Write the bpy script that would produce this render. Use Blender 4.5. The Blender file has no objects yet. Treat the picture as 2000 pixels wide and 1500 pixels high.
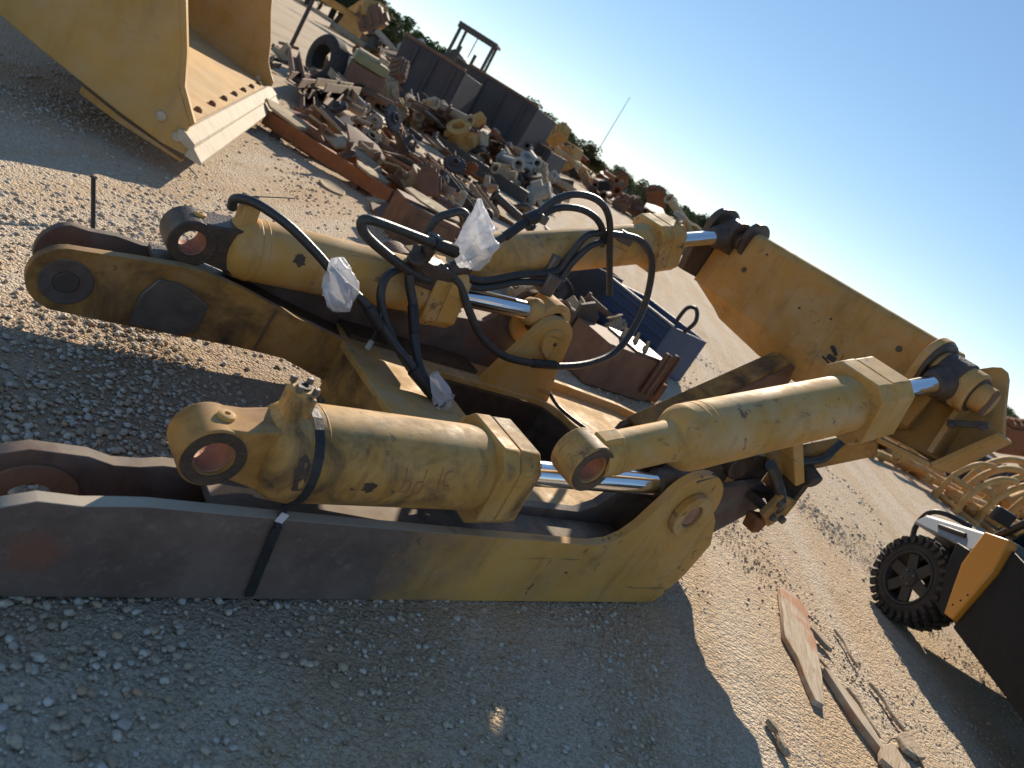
import bpy, bmesh, math, random
import numpy as np
from mathutils import Vector, Matrix
from mathutils.geometry import tessellate_polygon

scene = bpy.context.scene
R = math.radians
# ---------------------------------------------------------------- camera
CAM_H, PITCH, ROLL = 1.65, R(16.5), R(32.0)
cam_d = bpy.data.cameras.new('camera'); cam = bpy.data.objects.new('camera', cam_d)
scene.collection.objects.link(cam); scene.camera = cam
cam_d.sensor_fit = 'HORIZONTAL'; cam_d.sensor_width = 36.0; cam_d.lens = 27.0
cam_d.clip_start = 0.05; cam_d.clip_end = 3000
cam_d.dof.use_dof = True; cam_d.dof.focus_distance = 3.2; cam_d.dof.aperture_fstop = 3.2
_f = Vector((0, math.cos(PITCH), -math.sin(PITCH))); _u = Vector((0, math.sin(PITCH), math.cos(PITCH))); _r = Vector((1, 0, 0))
_x = _r*math.cos(ROLL) + _u*math.sin(ROLL); _y = -_r*math.sin(ROLL) + _u*math.cos(ROLL); _z = -_f
cam.matrix_world = Matrix(((_x[0], _y[0], _z[0], 0), (_x[1], _y[1], _z[1], 0), (_x[2], _y[2], _z[2], CAM_H), (0, 0, 0, 1)))
# ---------------------------------------------------------------- sky and sun
SUN_AZ, SUN_EL = R(-.5), R(25.8)
world = bpy.data.worlds.new('World'); scene.world = world; world.use_nodes = True
wn = world.node_tree.nodes; wl = world.node_tree.links
bg = wn['Background']; sky = wn.new('ShaderNodeTexSky')
sky.sky_type = 'NISHITA'; sky.sun_disc = False; sky.sun_elevation = SUN_EL; sky.sun_rotation = SUN_AZ
sky.altitude = 50; sky.air_density = 0.65; sky.dust_density = 0.0; sky.ozone_density = 1.0
sg = wn.new('ShaderNodeGamma'); sg.inputs[1].default_value = 0.62; sh = wn.new('ShaderNodeHueSaturation'); sh.inputs['Saturation'].default_value = 1.36
wl.new(sky.outputs[0], sg.inputs[0]); wl.new(sg.outputs[0], sh.inputs['Color']); wl.new(sh.outputs[0], bg.inputs[0]); bg.inputs[1].default_value = 0.138
sun_d = bpy.data.lights.new('sun', 'SUN'); sun = bpy.data.objects.new('sun', sun_d); scene.collection.objects.link(sun)
sun_d.energy = 4.0; sun_d.angle = R(0.55); sun_d.color = (1.0, 0.87, 0.70)
sv = Vector((math.sin(SUN_AZ)*math.cos(SUN_EL), math.cos(SUN_AZ)*math.cos(SUN_EL), math.sin(SUN_EL)))
sun.rotation_euler = sv.to_track_quat('Z', 'Y').to_euler(); sun.location = sv*60
vs = scene.view_settings; vs.view_transform = 'Standard'; vs.look = 'None'; vs.gamma = 1.0; vs.exposure = 0.98; vs.use_curve_mapping = False

# ---------------------------------------------------------------- materials
def _new(name):
    m = bpy.data.materials.new(name); m.use_nodes = True
    nt = m.node_tree; b = nt.nodes['Principled BSDF']; return m, nt, b
def _noise(nt, vec, scale, detail=4, rough=.55, dist=0):
    n = nt.nodes.new('ShaderNodeTexNoise'); n.inputs['Scale'].default_value = scale; n.inputs['Detail'].default_value = detail
    n.inputs['Roughness'].default_value = rough; n.inputs['Distortion'].default_value = dist; nt.links.new(vec, n.inputs['Vector']); return n.outputs['Fac']
def _ramp(nt, fac, a, b):
    n = nt.nodes.new('ShaderNodeMapRange'); n.inputs[1].default_value = a; n.inputs[2].default_value = b; nt.links.new(fac, n.inputs[0]); return n.outputs[0]
def _mix(nt, fac, a, b):
    n = nt.nodes.new('ShaderNodeMix'); n.data_type = 'RGBA'
    if isinstance(fac, (int, float)): n.inputs[0].default_value = fac
    else: nt.links.new(fac, n.inputs[0])
    for k, v in ((6, a), (7, b)):
        if isinstance(v, tuple): n.inputs[k].default_value = (*v, 1)
        else: nt.links.new(v, n.inputs[k])
    return n.outputs[2]
def _math(nt, op, a, b):
    n = nt.nodes.new('ShaderNodeMath'); n.operation = op
    for k, v in ((0, a), (1, b)):
        if isinstance(v, (int, float)): n.inputs[k].default_value = v
        else: nt.links.new(v, n.inputs[k])
    return n.outputs[0]
def _bump(nt, b, h, strength, dist):
    n = nt.nodes.new('ShaderNodeBump'); n.inputs['Strength'].default_value = strength; n.inputs['Distance'].default_value = dist
    nt.links.new(h, n.inputs['Height']); nt.links.new(n.outputs[0], b.inputs['Normal'])
def _obj(nt): return nt.nodes.new('ShaderNodeTexCoord').outputs['Object']

def paint(name, base, dark=(.05, .035, .025), dust=(.50, .385, .235), grime=.5, dustamt=.5, chips=.5, rough=.5, scale=1.0, rust=(.16, .06, .025), rustamt=.0, pale_amt=.5, g0=.56, g1=.72):
    """worn enamel: tone drift, dust film, grease stains, chips"""
    m, nt, b = _new(name); v = _obj(nt)
    c = _mix(nt, _ramp(nt, _noise(nt, v, 2.2*scale, 3), .35, .7), base, tuple(x*.74 for x in base))
    c = _mix(nt, _math(nt, 'MULTIPLY', _ramp(nt, _noise(nt, v, 5*scale, 6, .7), .42, .75), dustamt), c, dust)
    if rustamt: c = _mix(nt, _math(nt, 'MULTIPLY', _ramp(nt, _noise(nt, v, 3.3*scale, 7, .7, .4), .48, .66), rustamt), c, rust)
    g = _ramp(nt, _noise(nt, v, 2.7*scale, 8, .68, .8), g0, g1)
    c = _mix(nt, _math(nt, 'MULTIPLY', g, grime), c, dark)
    # dirt and rust runs
    mp = nt.nodes.new('ShaderNodeMapping'); mp.inputs['Scale'].default_value = (7*scale, 7*scale, .9*scale); nt.links.new(v, mp.inputs[0])
    c = _mix(nt, _math(nt, 'MULTIPLY', _ramp(nt, _noise(nt, mp.outputs[0], 2.0, 5, .6), .56, .74), .2 + .35*grime), c, (.17, .085, .035))
    mp = nt.nodes.new('ShaderNodeMapping'); mp.inputs['Scale'].default_value = (.7*scale, 9*scale, 9*scale); mp.inputs['Rotation'].default_value = (0, .1, .05); nt.links.new(v, mp.inputs[0])
    c = _mix(nt, _math(nt, 'MULTIPLY', _ramp(nt, _noise(nt, mp.outputs[0], 3.0, 3, .5), .66, .70), .5*chips), c, (.09, .06, .045))
    ch = _math(nt, 'MULTIPLY', _ramp(nt, _noise(nt, v, 15*scale, 6, .65), .60, .66), _ramp(nt, _noise(nt, v, 2.4*scale, 3, .5), .47, .60))
    c = _mix(nt, _math(nt, 'MULTIPLY', ch, chips), c, (.06, .045, .04))
    # level faces paled: settled dust plus the sunlit look of tops painted in
    g = nt.nodes.new('ShaderNodeNewGeometry'); sz = nt.nodes.new('ShaderNodeSeparateXYZ'); nt.links.new(g.outputs['True Normal'], sz.inputs[0])
    pale_top = _math(nt, 'MULTIPLY', _ramp(nt, sz.outputs[2], .8, .97), _ramp(nt, _noise(nt, v, 6*scale, 6, .65), .30, .62))
    c = _mix(nt, _math(nt, 'MULTIPLY', pale_top, pale_amt), c, (.44, .36, .255))
    nt.links.new(c, b.inputs['Base Color'])
    rr = _ramp(nt, _noise(nt, v, 9*scale, 4), .2, .8)
    rr = _math(nt, 'ADD', _math(nt, 'MULTIPLY', rr, .3), rough - .08); rr = _math(nt, 'ADD', rr, _math(nt, 'MULTIPLY', pale_top, .35)); nt.links.new(rr, b.inputs['Roughness'])
    b.inputs['Specular IOR Level'].default_value = .22
    _bump(nt, b, _math(nt, 'ADD', _noise(nt, v, 60*scale, 5), _math(nt, 'MULTIPLY', _noise(nt, v, 7*scale, 3), 1.5)), .07, .006)
    return m
def plain(name, base, rough=.6, metal=0., var=.35, scale=8., bump=.2, spec=.4, col2=None):
    m, nt, b = _new(name); v = _obj(nt)
    c = _mix(nt, _ramp(nt, _noise(nt, v, scale, 6, .65), .3, .75), base, col2 or tuple(x*(1-var) for x in base))
    nt.links.new(c, b.inputs['Base Color']); b.inputs['Roughness'].default_value = rough; b.inputs['Metallic'].default_value = metal
    b.inputs['Specular IOR Level'].default_value = spec
    if bump: _bump(nt, b, _noise(nt, v, scale*6, 5), bump, .01)
    return m

M = {}
YEL = (.60, .325, .08)
M['yellow'] = paint('worn_yellow_paint', YEL, grime=.5, dustamt=.75, chips=.8, rough=.5, g0=.53, g1=.70)
M['yellow_clean'] = paint('bucket_yellow_paint', (.58, .335, .095), grime=.12, dustamt=.6, chips=.1, rough=.5, scale=.6)
M['yellow_dusty'] = paint('dusty_yellow_paint', (.50, .27, .075), grime=.4, dustamt=.5, chips=.4, rough=.65)
M['yellow_rusty'] = paint('rusty_yellow_paint', (.44, .22, .05), grime=.95, dustamt=.3, chips=.6, rough=.6, rustamt=.75, g0=.46, g1=.68)
M['yellow_stained'] = paint('stained_yellow_paint', YEL, dark=(.05, .035, .03), grime=.95, dustamt=.45, chips=.9, rough=.42, scale=1.3, g0=.47, g1=.68, rustamt=.25)
M['arm_bare'] = paint('scorched_arm_paint', (.11, .085, .075), dark=(.04, .03, .03), dust=(.20, .18, .17), grime=.8, dustamt=.6, chips=.6, rough=.55, rustamt=.5)
M['grease'] = plain('black_grease_and_shade', (.035, .026, .02), .45, 0, .5, 14, .5, .5, (.10, .06, .035))  # grease; doubles as painted shade on the far arm cover and box opening
M['steel_worn'] = plain('worn_steel', (.20, .17, .145), .45, .5, .5, 10, .3)
M['steel_lip'] = plain('cutting_edge_primer', (.56, .49, .37), .75, 0, .3, 7, .15, .1, (.42, .35, .25))
M['rust'] = plain('rust', (.26, .105, .045), .85, 0, .5, 9, .5, .2, (.12, .05, .03))
M['rust_orange'] = plain('orange_rust_paint', (.40, .155, .055), .7, 0, .4, 6, .3, .3, (.22, .09, .045))
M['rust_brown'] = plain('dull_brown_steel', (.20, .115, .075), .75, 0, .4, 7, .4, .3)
M['bore'] = plain('rusty_bore', (.42, .22, .14), .7, .1, .4, 20, .4)
m, nt, b = _new('chrome_rod'); b.inputs['Base Color'].default_value = (.82, .84, .86, 1); b.inputs['Metallic'].default_value = 1; b.inputs['Roughness'].default_value = .14; M['chrome'] = m
_bump(nt, b, _noise(nt, _obj(nt), 30, 3), .03, .005)
M['rubber'] = plain('hose_rubber', (.022, .022, .024), .42, 0, .4, 25, .25, .5, (.05, .047, .042))
M['tyre'] = plain('tyre_rubber', (.02, .02, .021), .8, 0, .3, 20, .4, .3, (.065, .058, .05))
M['black'] = plain('black_plastic', (.018, .018, .02), .5, 0, .3, 12, .15, .4, (.035, .033, .03))
M['dark'] = plain('dark_steel', (.055, .05, .048), .65, .2, .4, 6, .3, .4, (.10, .075, .055))
M['utv_black'] = plain('utv_black_plastic', (.009, .009, .010), .6, 0, .3, 12, .1, .2, (.018, .016, .014))
M['utv_orange'] = plain('utv_yellow_panel', (.60, .27, .035), .35, 0, .08, 3, 0, .5)
M['utv_grey'] = plain('utv_grey_hood', (.20, .22, .24), .5, .1, .1, 3, 0, .3)
M['glass'] = plain('windscreen', (.02, .03, .04), .1, 0, .1, 2, 0, .6)
M['blue'] = plain('blue_bin_paint', (.028, .055, .12), .5, 0, .3, 5, .2, .4, (.045, .07, .13))
M['container'] = plain('dark_grey_steel_body', (.042, .043, .05), .7, 0, .4, 1.5, .2, .3, (.075, .06, .055))
M['cream'] = paint('faded_cream_paint', (.45, .365, .235), grime=.6, dustamt=.5, chips=.3, rough=.7, scale=2, rustamt=.35)
M['sand'] = plain('dusty_casting', (.40, .32, .22), .85, 0, .35, 5, .4, .2, (.24, .16, .10))
M['olive'] = plain('olive_paint', (.25, .24, .12), .6, 0, .3, 4, .2)
M['white_metal'] = plain('pale_galvanised', (.38, .365, .33), .65, .1, .4, 6, .2, .2)
def grain(name, a, c, rust_=0.):
    m, nt, b = _new(name); v = _obj(nt); mp = nt.nodes.new('ShaderNodeMapping'); mp.inputs['Scale'].default_value = (2.2, 30, 30); nt.links.new(v, mp.inputs[0])
    g = _noise(nt, mp.outputs[0], 2.0, 6, .65, .6); col = _mix(nt, _ramp(nt, g, .34, .66), a, c)
    col = _mix(nt, _math(nt, 'MULTIPLY', _ramp(nt, g, .60, .68), .8), col, tuple(x*.35 for x in c))
    if rust_: col = _mix(nt, _math(nt, 'MULTIPLY', _ramp(nt, _noise(nt, v, 3.2, 5, .6), .50, .62), rust_), col, (.40, .17, .09))
    nt.links.new(col, b.inputs['Base Color']); b.inputs['Roughness'].default_value = .9; b.inputs['Specular IOR Level'].default_value = .15; _bump(nt, b, g, .5, .006); return m
M['wood'] = grain('weathered_wood', (.46, .38, .28), (.26, .195, .135)); M['wood_stain'] = grain('stained_board', (.54, .46, .35), (.34, .26, .18), .75); M['wood_ply'] = grain('tan_plywood', (.58, .45, .27), (.46, .34, .2))
M['red'] = plain('faded_red', (.28, .08, .06), .6, 0, .3, 4, .2)
M['red_mark'] = plain('red_paint_marker', (.36, .15, .065), .6, 0, .1, 5, 0)
M['tag'] = plain('pale_tag', (.6, .6, .62), .5, 0, .1, 8, 0)
m, nt, b = _new('white_plastic_bag'); b.inputs['Base Color'].default_value = (.78, .79, .82, 1); b.inputs['Roughness'].default_value = .35
tr = nt.nodes.new('ShaderNodeBsdfTranslucent'); tr.inputs[0].default_value = (.75, .76, .8, 1); tp = nt.nodes.new('ShaderNodeBsdfTransparent')
mx = nt.nodes.new('ShaderNodeMixShader'); mx.inputs[0].default_value = .4; nt.links.new(b.outputs[0], mx.inputs[1]); nt.links.new(tr.outputs[0], mx.inputs[2])
mx2 = nt.nodes.new('ShaderNodeMixShader'); mx2.inputs[0].default_value = .34; nt.links.new(mx.outputs[0], mx2.inputs[1]); nt.links.new(tp.outputs[0], mx2.inputs[2])
nt.links.new(mx2.outputs[0], nt.nodes['Material Output'].inputs[0]); _bump(nt, b, _noise(nt, _obj(nt), 25, 4), .6, .02); M['bag'] = m
def leafmat(name, a, c):
    m, nt, b = _new(name); g = nt.nodes.new('ShaderNodeNewGeometry')
    nt.links.new(_mix(nt, g.outputs['Random Per Island'], a, c), b.inputs['Base Color']); b.inputs['Roughness'].default_value = .9; b.inputs['Specular IOR Level'].default_value = .05
    return m
M['leaf'] = leafmat('tree_leaves', (.05, .08, .03), (.11, .13, .05)); M['leaf_dry'] = leafmat('dry_leaves', (.06, .07, .028), (.12, .115, .045))
M['bark'] = plain('bark', (.12, .09, .065), .9, 0, .4, 6, .5)
def stonemat():
    m, nt, b = _new('pebbles'); g = nt.nodes.new('ShaderNodeNewGeometry'); r = nt.nodes.new('ShaderNodeValToRGB')
    nt.links.new(g.outputs['Random Per Island'], r.inputs[0]); e = r.color_ramp.elements
    e[0].position = 0; e[0].color = (.26, .19, .12, 1); e[1].position = 1; e[1].color = (.64, .59, .52, 1)
    for p, c in ((.2, (.50, .41, .29, 1)), (.42, (.46, .39, .30, 1)), (.55, (.47, .28, .15, 1)), (.62, (.62, .55, .45, 1)), (.85, (.48, .45, .41, 1))):
        q = e.new(p); q.color = c
    nt.links.new(_mix(nt, _ramp(nt, _noise(nt, _obj(nt), 45, 4), .4, .7), r.outputs[0], (.36, .30, .22)), b.inputs['Base Color']); b.inputs['Roughness'].default_value = .85
    b.inputs['Specular IOR Level'].default_value = .2
    return m
M['stone'] = stonemat()
def groundmat():
    m, nt, b = _new('gravel_ground'); v = _obj(nt)
    big = _ramp(nt, _noise(nt, v, .35, 4, .6), .35, .65)
    c = _mix(nt, big, (.58, .435, .285), (.48, .35, .22))
    sx = nt.nodes.new('ShaderNodeSeparateXYZ'); nt.links.new(v, sx.inputs[0])
    # wheel tracks running along the yard lane
    mp = nt.nodes.new('ShaderNodeMapping'); mp.inputs['Scale'].default_value = (1.6, .06, 1); mp.inputs['Rotation'].default_value = (0, 0, R(-6)); nt.links.new(v, mp.inputs[0])
    tr = _ramp(nt, _noise(nt, mp.outputs[0], 1.3, 5, .6), .44, .58); c = _mix(nt, _math(nt, 'MULTIPLY', tr, .7), c, (.60, .51, .40))
    c = _mix(nt, _math(nt, 'MULTIPLY', _ramp(nt, _noise(nt, v, .9, 6, .7), .56, .68), .45), c, (.30, .215, .14))
    vo = nt.nodes.new('ShaderNodeTexVoronoi'); vo.inputs['Scale'].default_value = 48; nt.links.new(v, vo.inputs['Vector'])
    vo2 = nt.nodes.new('ShaderNodeTexVoronoi'); vo2.inputs['Scale'].default_value = 110; nt.links.new(v, vo2.inputs['Vector'])
    bw = nt.nodes.new('ShaderNodeRGBToBW'); nt.links.new(vo.outputs['Color'], bw.inputs[0])
    bw2 = nt.nodes.new('ShaderNodeRGBToBW'); nt.links.new(vo2.outputs['Color'], bw2.inputs[0])
    patch = _ramp(nt, _noise(nt, v, 1.1, 5, .6), .38, .6)
    stone = _math(nt, 'MULTIPLY', _ramp(nt, bw.outputs[0], .45, .7), patch)
    c = _mix(nt, _math(nt, 'MULTIPLY', stone, .7), c, (.62, .54, .43))
    c = _mix(nt, _math(nt, 'MULTIPLY', _ramp(nt, bw2.outputs[0], .5, .25), .4), c, (.26, .20, .14))
    # oil-soaked patch between the arms; brown warmed to paint in bounced light
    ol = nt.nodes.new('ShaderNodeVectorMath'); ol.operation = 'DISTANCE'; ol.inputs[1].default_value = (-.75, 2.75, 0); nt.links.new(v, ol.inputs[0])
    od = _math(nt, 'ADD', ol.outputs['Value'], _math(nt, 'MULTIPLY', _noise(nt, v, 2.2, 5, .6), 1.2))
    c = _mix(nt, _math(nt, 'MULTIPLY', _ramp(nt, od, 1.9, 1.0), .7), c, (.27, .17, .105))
    nt.links.new(c, b.inputs['Base Color']); b.inputs['Roughness'].default_value = .95; b.inputs['Specular IOR Level'].default_value = .12
    h = _math(nt, 'ADD', _math(nt, 'MULTIPLY', _math(nt, 'SUBTRACT', 1.0, vo.outputs['Distance']), .8), _math(nt, 'MULTIPLY', vo2.outputs['Distance'], -.5))
    h = _math(nt, 'ADD', h, _math(nt, 'MULTIPLY', _noise(nt, v, 9, 6, .65), 1.6))
    h = _math(nt, 'ADD', h, _math(nt, 'MULTIPLY', _noise(nt, mp.outputs[0], 3, 4, .6), 2.0))
    _bump(nt, b, h, .9, .02)
    return m
def armmat():
    # side plate: bare and scorched at the rear, yellow enamel towards the lug, worn border between
    m = paint('two_tone_arm_paint', YEL, grime=.55, dustamt=.35, chips=1.0, rough=.5, scale=1.0); nt = m.node_tree; b = nt.nodes['Principled BSDF']; v = _obj(nt)
    c0 = b.inputs['Base Color'].links[0].from_socket; sx = nt.nodes.new('ShaderNodeSeparateXYZ'); nt.links.new(v, sx.inputs[0])
    e = _math(nt, 'ADD', sx.outputs[0], _math(nt, 'MULTIPLY', _math(nt, 'SUBTRACT', _noise(nt, v, 4.0, 8, .7), .5), .8))
    k = _ramp(nt, e, -.30, -.80)
    bare = _mix(nt, _ramp(nt, _noise(nt, v, 3, 7, .7), .35, .7), (.105, .075, .062), (.20, .150, .125))
    bare = _mix(nt, _math(nt, 'MULTIPLY', _ramp(nt, _noise(nt, v, 22, 5, .7), .55, .72), .6), bare, (.22, .19, .17))
    ds = nt.nodes.new('ShaderNodeVectorMath'); ds.operation = 'DISTANCE'; ds.inputs[1].default_value = (-1.84, -.79, .15); nt.links.new(v, ds.inputs[0])
    rs = _ramp(nt, _math(nt, 'ADD', ds.outputs['Value'], _math(nt, 'MULTIPLY', _noise(nt, v, 14, 5, .6), .06)), .12, .07)
    bare = _mix(nt, _math(nt, 'MULTIPLY', rs, .6), bare, (.22, .085, .05))
    g = nt.nodes.new('ShaderNodeNewGeometry'); sz = nt.nodes.new('ShaderNodeSeparateXYZ'); nt.links.new(g.outputs['True Normal'], sz.inputs[0])
    bare = _mix(nt, _math(nt, 'MULTIPLY', _ramp(nt, sz.outputs[2], .8, .97), .75), bare, (.52, .45, .35))  # level rim faces paled, dust with the sunlit cream painted in
    nt.links.new(_mix(nt, k, c0, bare), b.inputs['Base Color']); return m
M['arm_two'] = armmat()
M['ground'] = groundmat()

# ---------------------------------------------------------------- mesh helpers
class MB:
    def __init__(s): s.v = []; s.f = []
    def add(s, vs, fs):
        o = len(s.v); s.v += [tuple(p) for p in vs]; s.f += [tuple(i+o for i in f) for f in fs]; return s
    def box(s, c, d, rot=None):
        hx, hy, hz = d[0]/2, d[1]/2, d[2]/2
        vs = [Vector((x*hx, y*hy, z*hz)) for x in (-1, 1) for y in (-1, 1) for z in (-1, 1)]
        if rot is not None: vs = [rot @ p for p in vs]
        vs = [p + Vector(c) for p in vs]
        return s.add(vs, [(0, 1, 3, 2), (4, 6, 7, 5), (0, 4, 5, 1), (2, 3, 7, 6), (0, 2, 6, 4), (1, 5, 7, 3)])
    def bar(s, a, b, w, h, up=(0, 0, 1)):
        a = Vector(a); b = Vector(b); d = b - a; n = d.normalized(); u = Vector(up); sd = n.cross(u).normalized(); u = sd.cross(n)
        return s.box((a+b)/2, (d.length, w, h), Matrix((n, sd, u)).transposed())
    def prism(s, outer, w0, w1, plane='sz', holes=()):
        mp = {'sz': lambda u, v, w: (u, w, v), 'lz': lambda u, v, w: (w, u, v), 'sl': lambda u, v, w: (u, v, w)}[plane]
        loops = [list(outer)] + [list(h) for h in holes]
        tris = tessellate_polygon([[Vector((p[0], p[1], 0)) for p in lp] for lp in loops])
        flat = [p for lp in loops for p in lp]; n = len(flat)
        vs = [mp(p[0], p[1], w0) for p in flat] + [mp(p[0], p[1], w1) for p in flat]
        fs = [tuple(t) for t in tris] + [tuple(i+n for i in reversed(t)) for t in tris]
        o = 0
        for lp in loops:
            k = len(lp)
            for i in range(k): j = (i+1) % k; fs.append((o+i, o+j, n+o+j, n+o+i))
            o += k
        return s.add(vs, fs)
    def lathe(s, p0, axis, prof, seg=28, close=False):
        p0 = Vector(p0); n = Vector(axis).normalized(); u = n.orthogonal().normalized(); w = n.cross(u); vs = []; fs = []
        for t, r in prof:
            for i in range(seg):
                a = 2*math.pi*i/seg; vs.append(p0 + n*t + (u*math.cos(a) + w*math.sin(a))*max(r, 1e-4))
        k = len(prof)
        for j in range(k-1 + (1 if close else 0)):
            j2 = (j+1) % k
            for i in range(seg):
                i2 = (i+1) % seg; fs.append((j*seg+i, j*seg+i2, j2*seg+i2, j2*seg+i))
        if not close:
            fs.append(tuple(reversed(range(seg)))); fs.append(tuple((k-1)*seg+i for i in range(seg)))
        return s.add(vs, fs)
    def cyl(s, a, b, r, seg=24, r2=None):
        a = Vector(a); b = Vector(b); d = (b-a).length; return s.lathe(a, b-a, [(0, r), (d, r if r2 is None else r2)], seg)
    def ring(s, a, b, ro, ri, seg=32):
        a = Vector(a); b = Vector(b); d = (b-a).length; return s.lathe(a, b-a, [(0, ri), (0, ro), (d, ro), (d, ri)], seg, True)
    def tube(s, pts, r, seg=10, sub=5):
        P = [Vector(p) for p in pts]; Q = []
        if sub > 1:
            E = [2*P[0]-P[1]] + P + [2*P[-1]-P[-2]]
            for i in range(1, len(E)-2):
                for k in range(sub):
                    t = k/sub; a, b_, c, d = E[i-1], E[i], E[i+1], E[i+2]
                    Q.append(.5*((2*b_) + (c-a)*t + (2*a-5*b_+4*c-d)*t*t + (3*b_-a-3*c+d)*t**3))
            Q.append(P[-1])
        else: Q = P
        n = None; vs = []; fs = []
        for i, p in enumerate(Q):
            t = (Q[min(i+1, len(Q)-1)] - Q[max(i-1, 0)]).normalized()
            if n is None: n = t.orthogonal().normalized()
            n = (n - t*n.dot(t)).normalized(); w = t.cross(n); rr = r[i*(len(r)-1)//max(1, len(Q)-1)] if isinstance(r, (list, tuple)) else r
            for k in range(seg):
                a = 2*math.pi*k/seg; vs.append(p + (n*math.cos(a) + w*math.sin(a))*rr)
        for i in range(len(Q)-1):
            for k in range(seg): k2 = (k+1) % seg; fs.append((i*seg+k, i*seg+k2, (i+1)*seg+k2, (i+1)*seg+k))
        fs.append(tuple(reversed(range(seg)))); fs.append(tuple((len(Q)-1)*seg+k for k in range(seg)))
        return s.add(vs, fs)
    def build(s, name, mat, parent=None, bevel=0, off=None, smooth=40, coll=None):
        me = bpy.data.meshes.new(name); vs = s.v
        if off is not None: vs = [(p[0]-off[0], p[1]-off[1], p[2]-off[2]) for p in vs]
        me.from_pydata(vs, [], s.f); me.materials.append(M[mat] if isinstance(mat, str) else mat)
        bm = bmesh.new(); bm.from_mesh(me); bmesh.ops.recalc_face_normals(bm, faces=bm.faces); bm.to_mesh(me); bm.free()
        if smooth:
            me.polygons.foreach_set('use_smooth', [True]*len(me.polygons)); me.set_sharp_from_angle(angle=R(smooth))
        o = bpy.data.objects.new(name, me); scene.collection.objects.link(o)
        if parent is not None: o.parent = parent
        if bevel:
            bv = o.modifiers.new('bevel', 'BEVEL'); bv.width = bevel; bv.segments = 2; bv.limit_method = 'ANGLE'; bv.angle_limit = R(35)
        return o
def tag(o, label=None, cat=None, group=None, kind=None):
    for k, v in (('label', label), ('category', cat), ('group', group), ('kind', kind)):
        if v: o[k] = v
    return o
def empty(name, loc=(0, 0, 0), rz=0, label=None, cat=None, group=None):
    o = bpy.data.objects.new(name, None); scene.collection.objects.link(o); o.location = loc; o.rotation_euler = (0, 0, rz)
    o.empty_display_size = .1
    return tag(o, label, cat, group)
def arc(cx, cz, r, a0, a1, n=14): return [(cx + r*math.cos(R(a0 + (a1-a0)*i/n)), cz + r*math.sin(R(a0 + (a1-a0)*i/n))) for i in range(n+1)]
def circ(cx, cz, r, n=24): return [(cx + r*math.cos(2*math.pi*i/n), cz + r*math.sin(2*math.pi*i/n)) for i in range(n)]
def copy_tree(o, parent=None):
    c = o.copy(); scene.collection.objects.link(c); c.parent = parent
    for ch in list(o.children): copy_tree(ch, c)
    return c

# ---------------------------------------------------------------- ground
def ground():
    def axis(a, b, fine0, fine1, st):
        xs = list(np.arange(fine0, fine1, st)); g = st; x = fine0
        lo = []
        while x > a: g *= 1.25; x -= g; lo.append(x)
        g = st; x = xs[-1]; hi = []
        while x < b: g *= 1.25; x += g; hi.append(x)
        return np.array(lo[::-1] + xs + hi)
    xs = axis(-900, 900, -6, 6, .12); ys = axis(-300, 1600, -.5, 11, .12)
    X, Y = np.meshgrid(xs, ys); rng = np.random.RandomState(3); Z = np.zeros_like(X)
    for k in range(14):
        fx, fy, ph = rng.uniform(-3.2, 3.2), rng.uniform(-3.2, 3.2), rng.uniform(0, 6.3); Z += np.sin(X*fx + Y*fy + ph)*.0022
    Z *= np.exp(-(np.maximum(0, np.hypot(X, Y-5)-9)/6)**2); Z -= .008
    n, mcol = X.shape; vs = np.stack([X.ravel(), Y.ravel(), Z.ravel()], 1)
    idx = np.arange(n*mcol).reshape(n, mcol); fs = np.stack([idx[:-1, :-1], idx[:-1, 1:], idx[1:, 1:], idx[1:, :-1]], -1).reshape(-1, 4)
    me = bpy.data.meshes.new('ground'); me.from_pydata(vs.tolist(), [], fs.tolist()); me.materials.append(M['ground'])
    me.polygons.foreach_set('use_smooth', [True]*len(me.polygons)); o = bpy.data.objects.new('ground', me); scene.collection.objects.link(o); tag(o, 'dusty pale gravel yard ground with faint wheel tracks', None, None, 'structure')
ground()
# ---------------------------------------------------------------- the hydraulic linkage (frame axes: s along the arms, l across, z up)
AX = Vector((.701, .713, 0)).normalized(); BX = Vector((-AX.y, AX.x, 0)); O = Vector((2.4, 2.45, 0))
def world_of(s, l, z=0): return AX*s + BX*l + Vector((0, 0, z))
rig = empty('ripper_linkage', world_of(2.4, 2.45), math.atan2(AX.y, AX.x), 'large worn yellow hydraulic ripper linkage lying on the gravel in front', 'machine part')
def P_(mb, name, mat, parent=None, bevel=.004, label=None):
    o = mb.build(name, mat, parent or rig, bevel, O if True else None)
    if label: o['label'] = label
    return o
def bolt(c, ax, r=.016, h=.018): return MB().lathe(c, ax, [(0, r), (h*.7, r), (h, r*.8)], 6)

# ---- near lower arm
T0, T1 = 1.66, 1.705
out_near = [(.40, .02), (.55, 0), (3.38, 0), (3.43, .05), (3.49, .2), (3.515, .40), (3.40, .545)] + arc(3.12, .57, .215, 5, 168, 16) + [(2.875, .53), (2.845, .455), (2.80, .395), (2.73, .35), (2.62, .328), (1.4, .322), (.78, .325), (.70, .318), (.62, .308), (.52, .312), (.44, .28), (.38, .2), (.37, .1)]
arm = P_(MB().prism([(.98, 1.705), (2.98, 1.705), (2.98, 1.868), (.98, 1.868)], .268, .298, 'sl'), 'lower_arm', 'arm_bare')
P_(MB().prism([(.9, 1.705), (3.35, 1.705), (3.35, 1.868), (.9, 1.868)], .004, .03, 'sl'), 'bottom_plate', 'arm_bare', arm)
P_(MB().prism(out_near, T0, T1, holes=[circ(3.12, .57, .062)]), 'side_plate', 'arm_two', arm, .003, 'near side plate, dark and bare at the rear, yellow at the lug')
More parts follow.
